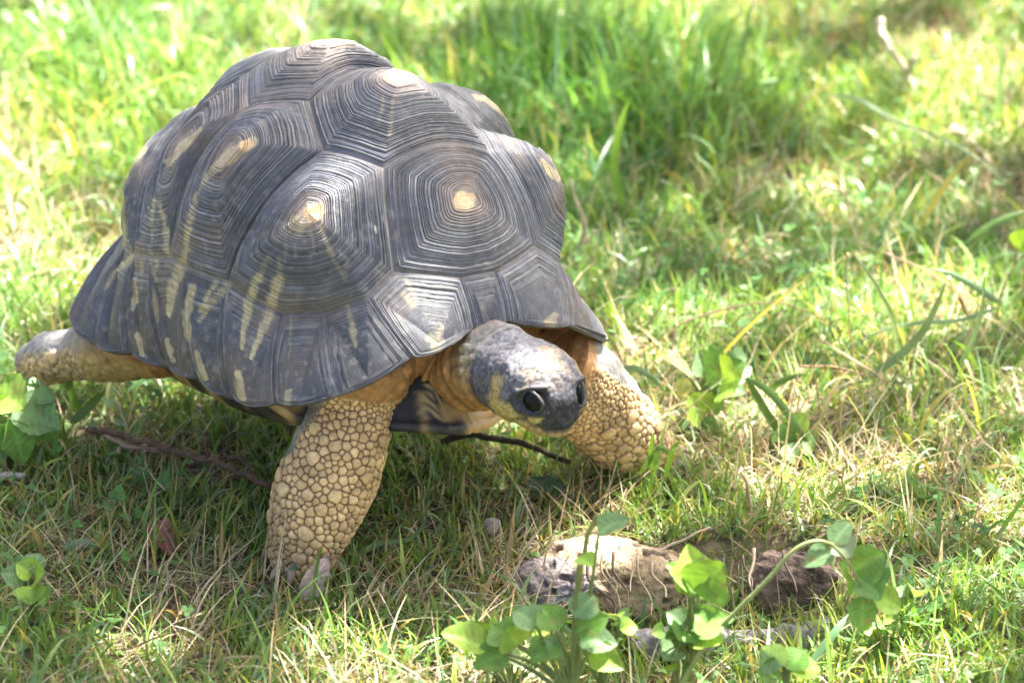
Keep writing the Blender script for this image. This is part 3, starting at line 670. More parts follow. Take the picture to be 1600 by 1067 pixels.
# ------------------------------------------------------------------ grass (mass of blades)
foot = [(FR[-1, :3], .030), (FL[-1, :3], .028), (RR[-1, :3], .024), (RL[-1, :3], .030)]
bodyc = ORG[:2]
def shade_cap(x, y, z):
    """how high a blade may stand under the animal"""
    b = (np.stack([x, y, z], -1) - ORG) @ RB / SL
    e = (b[:, 0] / .46) ** 2 + (b[:, 1] / .37) ** 2
    return np.where(e < 1, .030 + .028 * np.clip(e, 0, 1) ** 3, 9)
def blades(n, xr, yr, hfn, wfn, cfn, lean, seed, segs=4, keep=None, name='grass', curl=1.0):
    r = np.random.default_rng(seed)
    x = r.uniform(*xr, n); y = r.uniform(*yr, n)
    if keep is not None:
        k = r.random(n) < keep(x, y); x, y = x[k], y[k]; n = len(x)
    # tufts: pull blades together
    tx = np.round(x / .022 + r.normal(0, .35, n)) * .022; ty = np.round(y / .022 + r.normal(0, .35, n)) * .022
    x = x * .65 + tx * .35; y = y * .65 + ty * .35
    z = hgt(x, y) - .003
    H = hfn(x, y, r); Wd = wfn(x, y, r); cap = shade_cap(x, y, z); H = np.minimum(H, np.maximum(cap, .008))
    ok = np.ones(n, bool)
    for p, rd in foot: ok &= np.hypot(x - p[0], y - p[1]) > rd
    x, y, z, H, Wd = x[ok], y[ok], z[ok], H[ok], Wd[ok]; n = len(x)
    az = r.uniform(0, 2 * math.pi, n); ln = np.abs(r.normal(lean, lean * .5, n)); cv = np.abs(r.normal(.5, .4, n)) * curl
    tw = r.normal(0, .7, n) + r.uniform(0, math.pi, n)
    t = np.linspace(0, 1, segs + 1)
    ang = ln[:, None] + cv[:, None] * t[None] ** 1.3 * 1.5
    ds = H[:, None] / segs
    hx_ = np.cumsum(np.sin(ang) * ds, 1) - (np.sin(ang) * ds); vz = np.cumsum(np.cos(ang) * ds, 1) - np.cos(ang) * ds
    floor = .004 + .004 * r.random((n, 1))
    vz = np.maximum(vz, np.minimum(floor, vz + 1)); vz = np.where(t[None] > .1, np.maximum(vz, floor), vz)
    C0 = np.stack([x[:, None] + np.cos(az)[:, None] * hx_, y[:, None] + np.sin(az)[:, None] * hx_, z[:, None] + vz], -1)
    wa = az + math.pi / 2 + tw * .35
    wv = np.stack([np.cos(wa), np.sin(wa), 0 * wa + r.normal(0, .35, n)], -1)
    wp = (1 - t ** 2.2) * (0.55 + .9 * t * (1 - t) * 2); wp[-1] = .04
    off = wv[:, None] * (Wd[:, None] * wp[None] * .5)[..., None]
    Vt = np.stack([C0 - off, C0 + off], 2).reshape(-1, 3)
    m = segs + 1; base = (np.arange(n) * m * 2)[:, None, None]; j = np.arange(segs)[None, :, None] * 2
    F = (base + j + np.array([0, 1, 3, 2])[None, None]).reshape(-1, 4)
    c = cfn(x, y, r, n); g_ = (0.95 + .08 * t)[None, :, None]
    cc_ = (c[:, None] * np.clip(g_, 0, 1.05)); cc_ = cc_ + (np.array([.24, .24, .12]) - cc_) * (.30 * (1 - t)[None, :, None] ** 2)
    cc_ = np.repeat(cc_[:, :, None], 2, 2).reshape(-1, 3)
    return Vt, F, cc_
PAL = np.array([[.085, .185, .030], [.11, .23, .04], [.15, .27, .055], [.095, .205, .09], [.17, .27, .15], [.21, .30, .065], [.30, .31, .10], [.36, .30, .15]])
def lowf(x, y, sc, sd): return fbm(np.stack([x, y, 0 * x], -1), sc, sd)
def dryness(x, y):
    d = sst(lowf(x, y, 11, 21), .47, .66)
    u, v = proj(np.stack([x, y, 0 * x], -1))
    for (cx, cy, rx, ry, s) in [(1150,300,220,60,.5),(230,880,110,60,.6),(130,830,120,50,.5),(1400,640,200,60,.5),(1350,870,200,50,.5),(1480,600,120,60,.4),(620,930,120,50,.35),(1180,430,70,30,.6),(60,300,70,60,.2),(1560,290,90,60,.3)]:
        d = np.maximum(d, s * np.exp(-((u - cx) / rx) ** 2 - ((v - cy) / ry) ** 2))
    lush = np.exp(-((u - 960) / 260) ** 2 - ((v - 170) / 95) ** 2)
    shd = np.exp(-((u - 730) / 190) ** 2 - ((v - 740) / 75) ** 2) + np.exp(-((u - 330) / 150) ** 2 - ((v - 655) / 50) ** 2)
    return np.clip(d * (1 - .8 * lush) * (1 - .9 * np.clip(shd, 0, 1)), 0, 1)
def lushness(x, y):
    u, v = proj(np.stack([x, y, 0 * x], -1)); l = np.exp(-((u - 940) / 270) ** 2 - ((v - 200) / 110) ** 2)
    return np.maximum(l, .5 * np.exp(-((u - 250) / 260) ** 2 - ((v - 150) / 120) ** 2))
def gcol(x, y, r, n):
    d = dryness(x, y); w_ = np.array([.20, .20, .15, .15, .10, .09, .06, .05])
    cw = np.cumsum(w_)[None] + 0 * d[:, None]; rr = r.random(n) + d * .22 * r.random(n)
    i = (rr[:, None] > cw).sum(1).clip(0, 7); c = PAL[i] * r.uniform(.8, 1.35, (n, 1)) * [1.27, 1.20, 1.22]
    yl_ = (lowf(x, y, 4, 33) - .5)[:, None]; lu_ = lushness(x, y)[:, None]; c = c * (1 - lu_ * np.array([.38, .12, .25])); return c * (1 + yl_ * np.array([.6, .2, -.3]))
def inview(x, y, mg=.06):
    u, v = proj(np.stack([x, y, 0 * x], -1)); return (u > -W0 * mg) & (u < W0 * (1 + mg)) & (v > -H0 * mg * 1.5) & (v < H0 * (1 + mg * 2))
def nobank(x, y):
    b = bank(x, y); u, v = proj(np.stack([x, y, hgt(x, y)], -1)); fc = 4 * b * (1 - b) * (u < 1130) * (v < 965)
    st = np.exp(-((u - 945) / 95) ** 2 - ((v - 900) / 30) ** 2); hol = np.exp(-((u - 1240) / 55) ** 2 - ((v - 915) / 40) ** 2)
    return (1 - .9 * (fc > .25)) * (1 - np.clip(1.4 * st, 0, .97)) * (1 - .7 * np.clip(hol * 1.1, 0, 1))
def keep_near(x, y): return np.where(inview(x, y), 1.0, .12) * (1 - .6 * dryness(x, y)) * nobank(x, y)
Vs, Fs, Cs = [], [], []; off = 0
def addb(t):
    global off
    v, f, c = t; Vs.append(v); Fs.append(f + off); Cs.append(c); off += len(v)
XR, YR = (-.95, .95), (-.85, 1.35)
addb(blades(300000, XR, YR, lambda x, y, r: r.gamma(5, .0036, len(x)) * (1 + 2.6 * lushness(x, y)) * (1 - .3 * dryness(x, y)) + .005,
            lambda x, y, r: r.uniform(.0013, .0032, len(x)) * (1 + .35 * lushness(x, y)), gcol, .42, 51, 3, keep_near))
addb(blades(44000, XR, YR, lambda x, y, r: r.gamma(6, .0052, len(x)) * (1 + 1.7 * lushness(x, y)) + .01,
            lambda x, y, r: r.uniform(.0024, .0046, len(x)), gcol, .5, 52, 6, lambda x, y: keep_near(x, y) * (.35 + 1.5 * lushness(x, y) + .5 * sst(lowf(x, y, 8, 44), .45, .6)), curl=1.4))
g = mesh('grass', np.vstack(Vs), np.vstack(Fs), M_grass, cols=np.vstack(Cs), smooth=True)
tag(g, 'short green lawn grass the tortoise walks on', 'grass', kind='stuff')
# dry thatch ----------------------------------------------------------------------------------
def scol(x, y, r, n):
    c = np.array([[.48, .38, .22], [.56, .48, .31], [.36, .26, .16], [.60, .53, .37], [.30, .20, .12]])[r.integers(0, 5, n)]
    return c * r.uniform(.75, 1.2, (n, 1))
v, f, c = blades(110000, XR, YR, lambda x, y, r: r.gamma(4, .009, len(x)) + .01, lambda x, y, r: r.uniform(.0007, .0020, len(x)), scol, 1.0, 61, 4,
                 lambda x, y: np.where(inview(x, y), 1, .1) * (.10 * (dryness(x, y) > .01) + .05 + .95 * dryness(x, y)) * (1 - .8 * lushness(x, y)) * np.maximum(nobank(x, y), .1), curl=.8)
tag(mesh('dry_thatch', v, f, M_straw, cols=c), 'dry straw coloured thatch lying between the green blades', 'dry grass', kind='stuff')
# clover and little broad leaves ----------------------------------------------------------------
def clover(n, seed):
    r = np.random.default_rng(seed); x = r.uniform(*XR, n); y = r.uniform(*YR, n)
    k = (r.random(n) < sst(lowf(x, y, 7, 71), .44, .62) * np.where(inview(x, y), 1, .15) * nobank(x, y) * (1 - .6 * dryness(x, y))); x, y = x[k], y[k]; n = len(x)
    for p, rd in foot: kk = np.hypot(x - p[0], y - p[1]) > rd + .01; x, y = x[kk], y[kk]
    n = len(x); z = hgt(x, y); Hh = np.minimum(r.uniform(.008, .03, n), shade_cap(x, y, z) * .7); R_ = r.uniform(.0016, .0034, n)
    Vl, Fl, Cl = [], [], []; a = np.arange(6) / 6 * 2 * math.pi; tilt = r.normal(0, .35, (n, 2)); rot = r.uniform(0, 6.28, n); c0 = np.array([.12, .24, .06]) * r.uniform(.7, 1.25, (n, 1)) * [1, 1, 1]
    c0[:, 0] *= .85; o = 0
    for j in range(3):
        an = rot + j * 2.094; cx = x + np.cos(an) * R_ * 1.05; cy = y + np.sin(an) * R_ * 1.05
        px_ = cx[:, None] + R_[:, None] * np.cos(a)[None]; py_ = cy[:, None] + R_[:, None] * np.sin(a)[None]
        pz_ = (z + Hh)[:, None] + (px_ - x[:, None]) * tilt[:, :1] + (py_ - y[:, None]) * tilt[:, 1:] + .12 * np.hypot(px_ - x[:, None], py_ - y[:, None])
        Vl.append(np.stack([px_, py_, pz_], -1).reshape(-1, 3)); Fl.append((np.arange(n)[:, None] * 6 + np.arange(6)[None]) + o); o += n * 6
        Cl.append(np.repeat(c0, 6, 0))
    F6 = np.vstack(Fl); F4 = np.vstack([F6[:, [0, 1, 2, 3]], F6[:, [0, 3, 4, 5]]])
    return np.vstack(Vl), F4, np.vstack(Cl)
v, f, c = clover(10000, 81)
tag(mesh('clover', v, f, M_leaf, cols=c, smooth=False), 'small green clover leaves scattered through the lawn', 'clover', kind='stuff')

# ------------------------------------------------------------------ single blades, straws and twigs one can pick out
def ribbon(P, wd, n=14, k_=1.35, face=(0, -1, .6), taper=True):
    Q = spline(P, n); T = unit(np.gradient(Q, axis=0)); Sd = unit(np.cross(T, unit(face))); t = np.linspace(0, 1, n)
    wd = wd * k_; wv = wd * (np.minimum(1, t * 6 + .3)) * (1 - t ** 3 if taper else 1 + 0 * t) * .5 + .0002
    mid_ = Q + np.cross(Sd, T) * (wd * .18)
    V = np.stack([Q - Sd * wv[:, None], mid_, Q + Sd * wv[:, None]], 1).reshape(-1, 3); return V, grid_faces(n, 3)
def px_path(pts, Y0, Y1=None):
    n = len(pts); Y1 = Y0 if Y1 is None else Y1
    if Y0 > -.36: Y0 -= .028; Y1 -= .028      # stand clear of the turf
    return np.array([at(p[0], p[1], Y0 + (Y1 - Y0) * i / (n - 1)) for i, p in enumerate(pts)])
def gy(px, py, z=0.0): return gnd(px, py, z)[1]
def vcol(V, c, s=1):
    return np.array(c) * (.75 + .5 * fbm(V, 120, s)[:, None])
def blade(pts, dep, wd, c, label, group='long grass blades arching over the lawn'):
    P = px_path(pts, *dep) if isinstance(dep, tuple) else px_path(pts, dep); v, f = ribbon(P, wd)
    o = mesh('long_grass', v, f, M_grass, cols=vcol(v, c), origin=P[0]); tag(o, label, 'grass blade', group); return o
G1, G2, G3, YL, DR = (.12, .22, .055), (.17, .27, .15), (.10, .20, .045), (.38, .36, .11), (.46, .36, .22)
yb = gy
blade([(1105,585),(1150,530),(1215,470),(1283,418)], (yb(1105,600), yb(1105,600) - .03), .0017, YL, 'long yellow tipped blade rising to the right above the leafy weed')
blade([(1340,600),(1400,560),(1440,520),(1462,480),(1478,440)], (yb(1380,600), yb(1380,600) - .02), .0045, G2, 'upright blue green blade right of the middle of the lawn')
blade([(1500,570),(1520,530),(1535,480),(1538,430)], (yb(1500,600), yb(1500,600) - .01), .0028, G2, 'tall straight green blade near the right edge')
blade([(1405,560),(1395,500),(1365,440),(1330,392)], (yb(1400,570), yb(1400,570) - .02), .0026, (.20, .28, .16), 'grey green blade leaning left over the straw patch')
blade([(1565,475),(1530,452),(1490,430),(1455,420)], (yb(1565,500), yb(1565,500) - .01), .0042, G2, 'broad bluish blade lying flat near the right edge')
blade([(1262,690),(1215,625),(1185,600),(1160,590)], (yb(1262,700), yb(1262,700) + .02), .0042, G1, 'broad green blade running up left from the small weed')
blade([(1220,680),(1195,640),(1175,605),(1168,588)], (yb(1220,690), yb(1220,690)), .0045, G3, 'darker broad blade beside the small weed')
blade([(1195,620),(1215,600),(1240,588),(1262,584)], (yb(1195,630), yb(1195,630)), .0036, G1, 'short green blade arching right from the leafy weed')
blade([(1560,480),(1500,500),(1430,505),(1370,520),(1300,560)], (yb(1560,520), yb(1400,560)), .0022, G2, 'thin green blade trailing left across the straw')
blade([(940,590),(985,575),(1020,590),(1045,620)], (yb(960,640), yb(1040,640)), .0036, G2, 'pale blade bent over beside the far foreleg')
blade([(770,130),(765,80),(757,30),(752,-15)], (yb(770,160), yb(770,160)), .0045, G3, 'tall dark blade standing behind the top of the shell')
blade([(975,330),(960,260),(968,200),(985,150)], (yb(975,345), yb(975,345)), .0055, (.16, .30, .06), 'bright upright blade right of the shell with a curled tip')
blade([(888,240),(893,200),(886,160),(880,130)], (yb(888,250), yb(888,250)), .005, G2, 'pale upright blade just behind the shell shoulder')
blade([(860,200),(895,230),(880,180),(850,150)], (yb(880,250), yb(880,250)), .0036, (.36, .32, .18), 'bent straw coloured blade behind the shell')
blade([(1290,150),(1340,155),(1400,190),(1500,230),(1590,300)], (yb(1300,200), yb(1590,320)), .0022, (.30, .38, .24), 'long pale blade lying across the right side of the lawn')
blade([(1560,180),(1562,130),(1565,80),(1568,40)], (yb(1560,190), yb(1560,190)), .0040, G2, 'upright pale blade near the top right corner')
blade([(1440,350),(1470,300),(1500,260),(1515,240)], (yb(1440,365), yb(1440,365) ), .0036, YL, 'yellow green stalk leaning right under the dead stem')
blade([(1510,380),(1550,350),(1590,335),(1625,330)], (yb(1500,400), yb(1560,380)), .0036, G1, 'green blade sweeping out of the right edge')
blade([(900,1067),(905,1010),(880,980),(850,970)], (-.50, -.50), .0036, G2, 'pale blade in the blurred foreground')
blade([(1250,1067),(1280,1020),(1310,980),(1325,960)], (-.52, -.49), .0045, (.14, .27, .13), 'blue green blade in the foreground in front of the grey branch')
blade([(1350,1005),(1400,1002),(1440,1012),(1475,1025)], (-.49, -.50), .0042, G2, 'pale flat blade in the foreground right of the grey branch')
blade([(130,650),(110,610),(108,575),(118,540)], (yb(130,665), yb(130,665)), .0042, G3, 'dark upright blade under the hind leg')
blade([(110,662),(135,640),(155,618),(166,606)], (yb(110,680), yb(110,680) + .02), .0050, G1, 'straight broad blade pointing up right below the hind leg')
blade([(550,870),(590,850),(640,842),(665,812)], (yb(550,885), yb(640,860)), .0030, G1, 'green blade lying right of the near forefoot')
blade([(445,900),(470,880),(500,875),(520,880)], (yb(445,915), yb(520,900) - .01), .0032, G2, 'pale blade crossing in front of the near forefoot')
blade([(100,855),(130,848),(158,856)], (yb(100,870), yb(150,870)), .0050, G2, 'short broad pale blade lying flat on the lower left lawn')
blade([(1000,740),(1030,700),(1050,715)], (yb(1000,750), yb(1040,750)), .0030, G1, 'green blade folded over beside the far forefoot')
for k, (a, b_, c_) in enumerate([((990,730),(1000,700),(1010,672)), ((965,735),(962,705),(955,690)), ((1020,740),(1018,700),(1022,675)), ((1040,745),(1050,705),(1062,690))]):
    blade([a, b_, c_], (yb(a[0], a[1] + 10) - .0, yb(a[0], a[1] + 10)), .0030, (.16, .30, .05), ['bright upright blade in front of the far forefoot, tallest of its tuft', 'short bright blade left of the far forefoot tuft', 'bright blade at the toes of the far forefoot', 'bright blade right of the far forefoot leaning right'][k], 'bright blades at the far forefoot')
def straw(pts, dep, r, c, label, name='straw', cat='straw', k=6, m=None, group=None, taper=.5):
    P = spline(px_path(pts, *dep), 6 * len(pts)); n = len(P)
    P = P + (np.stack([vnoise(P, 90, 3), vnoise(P, 90, 4), vnoise(P, 90, 5)], -1) - .5) * r * 1.6
    v, f = tube(P, np.linspace(r, r * taper, n), k); o = mesh(name, v, f, m or M_straw, cols=vcol(v, c, 3), origin=P[0]); return tag(o, label, cat, group)
straw([(1293,293),(1320,305),(1328,340),(1340,375),(1372,392),(1378,385)], (yb(1340,400), yb(1340,400) - .01), .0013, (.60, .50, .28), 'curly pale dry stalk standing up in the lawn right of the shell')
straw([(1325,395),(1323,440),(1328,500),(1334,560)], (yb(1334,575), yb(1334,575)), .0009, DR, 'thin upright tan stalk below the curly one')
straw([(1050,545),(1060,510),(1100,492),(1160,478),(1225,475),(1290,500)], (yb(1060,580), yb(1200,540)), .0010, (.40, .28, .18), 'long thin brown stalk arching over the lawn above the leafy weed')
straw([(1380,395),(1440,420),(1520,470),(1600,520)], (yb(1400,450), yb(1600,560)), .0008, (.33, .24, .16), 'thin dark stalk crossing the right side of the lawn')
straw([(1250,572),(1310,575),(1370,590),(1420,600)], (yb(1250,590), yb(1420,615)), .0011, (.28, .17, .10), 'low brown stalk lying in the lawn right of the leafy weed')
straw([(1280,530),(1330,560),(1370,585),(1400,615)], (yb(1280,560), yb(1400,630)), .0011, (.50, .38, .24), 'tan straw slanting down right over the lawn')
straw([(1500,465),(1508,490),(1520,512)], (yb(1510,520), yb(1510,520)), .0016, (.30, .12, .06), 'short dark red stalk near the right edge')
straw([(1555,500),(1565,455),(1583,415),(1590,380)], (yb(1555,520), yb(1555,520)), .0010, (.52, .46, .2), 'yellowish stalk standing by the right edge')
straw([(185,628),(193,650),(200,690),(204,705)], (yb(195,706), yb(204,712)), .0012, (.62, .52, .34), 'crooked pale straw standing beside the dry twig, taller of two')
straw([(198,684),(205,668),(220,652)], (yb(200,700), yb(205,700)), .0011, (.62, .52, .34), 'short pale straw forking off beside the dry twig')
straw([(225,705),(232,735),(258,765)], (yb(225,720), yb(258,775)), .0009, (.6, .5, .32), 'thin pale straw lying below the dry twig')
straw([(568,868),(600,905),(650,920)], (yb(568,880), yb(650,925)), .0010, (.6, .52, .36), 'thin pale straw curving right of the near forefoot')
straw([(604,845),(606,865),(614,880)], (yb(604,875), yb(614,885)), .0010, (.6, .52, .36), 'short bent pale straw right of the near forefoot')
straw([(598,910),(592,950),(572,985),(556,1030)], (-.42, -.47), .0018, (.56, .47, .36), 'grey tan dry stalk in the lower middle lawn')
straw([(1370,32),(1382,65),(1400,90),(1428,132)], (yb(1370,110), yb(1428,140)), .0042, (.50, .40, .32), 'pale dead grass stem at the upper right, upper piece', 'dead_stalk', 'dead stalk', 8, M_wood, 'pieces of dead grass stem at upper right')
straw([(1490,195),(1512,218),(1530,232),(1548,250)], (yb(1490,205), yb(1548,260)), .0046, (.55, .44, .34), 'pale dead grass stem near the right edge, lower piece', 'dead_stalk', 'dead stalk', 8, M_wood, 'pieces of dead grass stem at upper right')
straw([(1432,90),(1418,115),(1408,140)], (yb(1420,150), yb(1420,150)), .0030, (.52, .42, .32), 'short dead stem leaning beside the upper dead stem', 'dead_stalk', 'dead stalk', 8, M_wood, 'pieces of dead grass stem at upper right')
straw([(1125,228),(1140,205),(1160,178)], (yb(1130,240), yb(1150,240)), .0016, (.55, .45, .33), 'dry tan blade leaning right in the blurred lawn')
straw([(1190,285),(1205,255),(1215,235)], (yb(1195,295), yb(1205,290)), .0020, (.52, .40, .28), 'dry tan blade right of centre in the upper lawn')
straw([(905,390),(912,350),(897,310),(893,280)], (yb(905,400), yb(905,400)), .0020, (.52, .42, .30), 'dry stalk standing against the right edge of the shell')
straw([(900,388),(918,372),(930,360)], (yb(900,395), yb(915,395)), .0022, (.55, .46, .36), 'short dry stalk leaning out from the shell edge')
straw([(1172,790),(1168,770),(1162,742)], (yb(1170,795), yb(1170,795)), .0020, (.50, .40, .25), 'short dry straw below the small weed')
straw([(1325,778),(1318,755),(1322,725)], (yb(1322,785), yb(1322,785)), .0014, (.55, .5, .25), 'pale stalk standing in front of the lower right lawn')
# dark root under the tortoise
straw([(690,690),(740,680),(800,690),(850,703),(890,722)], (yb(690,700), yb(890,726)), .0028, (.06, .045, .03), 'dark crooked stick lying in the shade under the tortoise', 'stick', 'stick', 9, M_wood, taper=.7)
# dry twig with side twigs -----------------------------------------------------------------------
TW = empty('dry_twig', gnd(140, 680, .02), 'dry brown twig with knobbly tip lying left of the near foreleg', 'twig')
def twig_part(pts, dep, r, nm='branch', c=(.17, .10, .065)):
    P = spline(px_path(pts, *dep), 8 * len(pts)); P = P + (np.stack([vnoise(P, 120, 3), vnoise(P, 120, 4), vnoise(P, 120, 5)], -1) - .5) * r * 2.2
    v, f = tube(P, r * (1 + .35 * (vnoise(P, 300, 8) - .5)), 8); return mesh(nm, v, f, M_wood, TW, cols=vcol(v, c, 6))
twig_part([(138,672),(200,683),(260,700),(330,717),(372,735),(425,757)], (yb(138,700), yb(425,768)), .0024, 'main_stem')
twig_part([(165,680),(200,697),(250,703),(300,712),(328,724)], (yb(165,705), yb(328,732)), .0020, c=(.40, .27, .20))
twig_part([(330,720),(326,700),(323,682)], (yb(330,735), yb(330,735)), .0017)
twig_part([(350,722),(372,715),(400,742)], (yb(350,735), yb(400,750)), .0014)
twig_part([(205,694),(190,700),(188,708)], (yb(205,705), yb(190,710)), .0016, c=(.5, .36, .25))
for i, (px, py) in enumerate([(160,671),(176,674),(150,674),(248,704),(252,699),(330,714),(326,722),(345,726),(362,728),(140,673)]):
    p = at(px, py, yb(px, 700 + (px - 138) * .2)); v, f = ellipsoid(p, np.array([.0035, .003, .0026]) * (1 + .3 * random.random()), np.eye(3), 8, 9)
    v = v + (np.stack([vnoise(v, 500, 3), vnoise(v, 500, 4), vnoise(v, 500, 5)], -1) - .5) * .003
    mesh('bud', v, f, M_wood, TW, cols=vcol(v, (.38, .22, .16), i))
# grey stick piece at the left edge, dark stake at the bottom -------------------------------------
straw([(-20,748),(10,742),(40,738)], (yb(-20,750), yb(40,745)), .0042, (.33, .32, .31), 'short weathered grey stick at the left edge under the leafy weed', 'stick', 'stick', 10, M_wood)
straw([(118,1090),(121,1045),(124,1012)], (-.50, -.495), .0048, (.13, .085, .06), 'dark brown broken stick standing in the bottom left corner', 'stick', 'stick', 10, M_wood, taper=.85)
straw([(35,1067),(40,1035),(50,1005)], (-.50, -.495), .0014, (.6, .48, .33), 'tan straw left of the dark standing stick')

# ------------------------------------------------------------------ leafy weeds
def leaf_geo(base, tip, wd, up=(0, -.3, 1), serr=.08, cup=.25, droop=.25, fold=.3, nu=14, nv=9, seed=0, shape=.75):
    base, tip = np.asarray(base, float), np.asarray(tip, float); L = np.linalg.norm(tip - base); f_ = unit(tip - base)
    s_ = unit(np.cross(f_, unit(up))); u_ = np.cross(s_, f_); r = np.random.default_rng(seed)
    u = np.linspace(0, 1, nu); v = np.linspace(-1, 1, nv)
    wprof = np.sin(np.pi * u ** shape) ** .75; wprof[0] = .06; wprof[-1] = .05
    edge = 1 + serr * np.sin(u * 55 + r.random() * 6) * np.sign(np.sin(u * 21))
    X = u[:, None] + 0 * v[None]; Y = (wd * .5 * wprof * edge)[:, None] * v[None]
    vein = np.abs(np.sin((u[:, None] * 6 + np.abs(v)[None] * 1.4) * math.pi)) ** .6
    Z = -droop * L * (X - .45) ** 2 + fold * np.abs(Y) * (1 - .5 * X) + .030 * L * vein * (.3 + np.abs(v)[None]) + cup * Y ** 2 / wd
    P = base + X[..., None] * (f_ * L) + Y[..., None] * s_ + (Z + droop * L * .2)[..., None] * u_
    P = P.reshape(-1, 3); P = P + (np.stack([vnoise(P, 110, seed + 1), vnoise(P, 110, seed + 2), vnoise(P, 110, seed + 3)], -1) - .5) * wd * .10
    shade = (.70 + .42 * vein); shade[:, nv // 2] = 1.35
    return P, grid_faces(nu, nv), shade.reshape(-1, 1)
LG, LY, LB, LP = (.16, .31, .07), (.27, .43, .07), (.20, .33, .155), (.46, .50, .20)
def weed(label, root, leaves, cat='weed', stemc=(.20, .26, .09), name='leafy_weed', up=(0, -.5, .8), stem_r=.0016, seed=1, group=None, serr=.08, stems=True, fold=.3):
    """root: px,py,Y ; leaves: bx,by,tx,ty,width,colour,[dy0,dy1]"""
    R0 = at(*root); R0[2] = max(min(R0[2], .02), -.06); o = empty(name, R0, label, cat, group)
    for i, lf in enumerate(leaves):
        bx, by, tx, ty, wd, c_ = lf[:6]; d0, d1 = (lf[6], lf[7]) if len(lf) > 7 else (0, 0)
        b = at(bx, by, root[2] + d0); t_ = at(tx, ty, root[2] + d1)
        v, f, sh = leaf_geo(b, t_, wd, up=np.array(up) + np.random.default_rng(seed * 31 + i).normal(0, .22, 3), seed=seed * 10 + i, serr=serr, fold=fold)
        br_ = sst(vnoise(v, 210, i + 7), .78, .9)[:, None] * .6
        mesh('leaf', v, f, M_leaf, o, cols=(np.array(c_) * (1 - br_) + np.array([.30, .20, .09]) * br_) * sh * (.65 + .7 * fbm(v, 70, i)[:, None]))
        if stems:
            midp = (R0 + b) / 2 + np.array([random.uniform(-.004, .004), .004, .004]); sv, sf = tube(spline(np.array([R0, midp, b]), 9), np.linspace(stem_r, stem_r * .6, 9), 6)
            mesh('stem', sv, sf, M_stem, o, cols=vcol(sv, stemc, i))
    return o
weed('leafy green weed with crinkled leaves at the left edge beside the dry twig', (15, 735, yb(15, 735)), [
 (20,640,92,672,.040,LB,-.01,-.015),(10,650,60,600,.026,LG,0,.01),(-20,620,40,640,.042,LY,-.01,-.03),(5,665,-30,720,.04,LG,-.02,-.03),(15,655,38,725,.026,LG,-.02,-.03),
 (40,620,50,590,.020,LB,.01,.015),(20,610,12,590,.016,LY,.01,.01),(45,625,88,620,.030,LB,0,.01),(-10,660,-40,640,.04,LY,-.02,-.03),(5,690,-20,735,.03,LB,-.02,-.03),(60,655,90,690,.024,LG,-.005,-.01)], seed=3, stem_r=.0022)
weed('leafy weed with broad rounded leaves right of the far foreleg', (1095, 660, yb(1095, 665)), [
 (1105,600,1160,565,.034,LG,0,.005),(1110,585,1092,548,.026,LB,.01,.015),(1125,600,1158,592,.038,LY,-.01,-.02),(1130,575,1175,575,.030,LB,.005,.01),(1100,650,1075,618,.030,LY,-.015,-.02),
 (1110,640,1130,625,.024,LG,-.01,-.01),(1078,590,1035,558,.014,LP,-.005,-.005),(1075,592,1062,620,.013,LP,-.005,-.01),(1120,610,1165,615,.024,LB,-.01,-.015),(1115,560,1130,550,.02,LG,.01,.012),(1090,655,1120,690,.020,LG,-.01,-.02),(1080,655,1060,670,.018,LB,-.01,-.01)], seed=5)
weed('small crinkled weed lying in the lawn between the leafy weed and the straw', (1235, 715, yb(1235, 720)), [
 (1232,690,1226,660,.024,LG,0,.005),(1240,680,1258,645,.022,LY,0,.01),(1228,695,1245,725,.018,LB,-.01,-.02),(1250,695,1272,705,.024,LG,-.01,-.01),(1258,700,1272,680,.014,LB,-.005,0),(1232,690,1206,683,.008,LP,0,0),(1245,675,1262,668,.014,LB,0,.01)], seed=6)
weed('pale low weed in the lower left corner of the lawn', (52, 965, -.455), [
 (52,895,62,862,.020,LB,0,.01),(50,900,25,880,.020,LY,0,0),(55,905,70,895,.022,LY,-.005,-.01),(48,915,50,945,.022,LY,-.01,-.02),(40,905,0,895,.018,LB,0,0),(60,925,72,940,.018,LG,-.01,-.01)], seed=7)
weed('single round leaf plant cut by the bottom left edge', (0, 1060, -.50), [(0,1035,12,1015,.014,LY,0,.0),(-5,1040,14,1030,.014,LG,0,0)], seed=8)
weed('bright round leaf on a bent stalk at the right edge', (1585, 440, yb(1585, 445)), [(1585,385,1612,362,.024,(.22,.38,.05),0,0)], seed=9, stem_r=.0012)
weed('dark low weed in the shade between the forelegs', (850, 785, yb(850, 785)), [(850,770,835,745,.018,(.07,.14,.08),0,.01),(855,772,878,752,.016,(.07,.14,.07),0,.01),(850,776,848,782,.015,(.07,.14,.07),0,-.01)], seed=10)
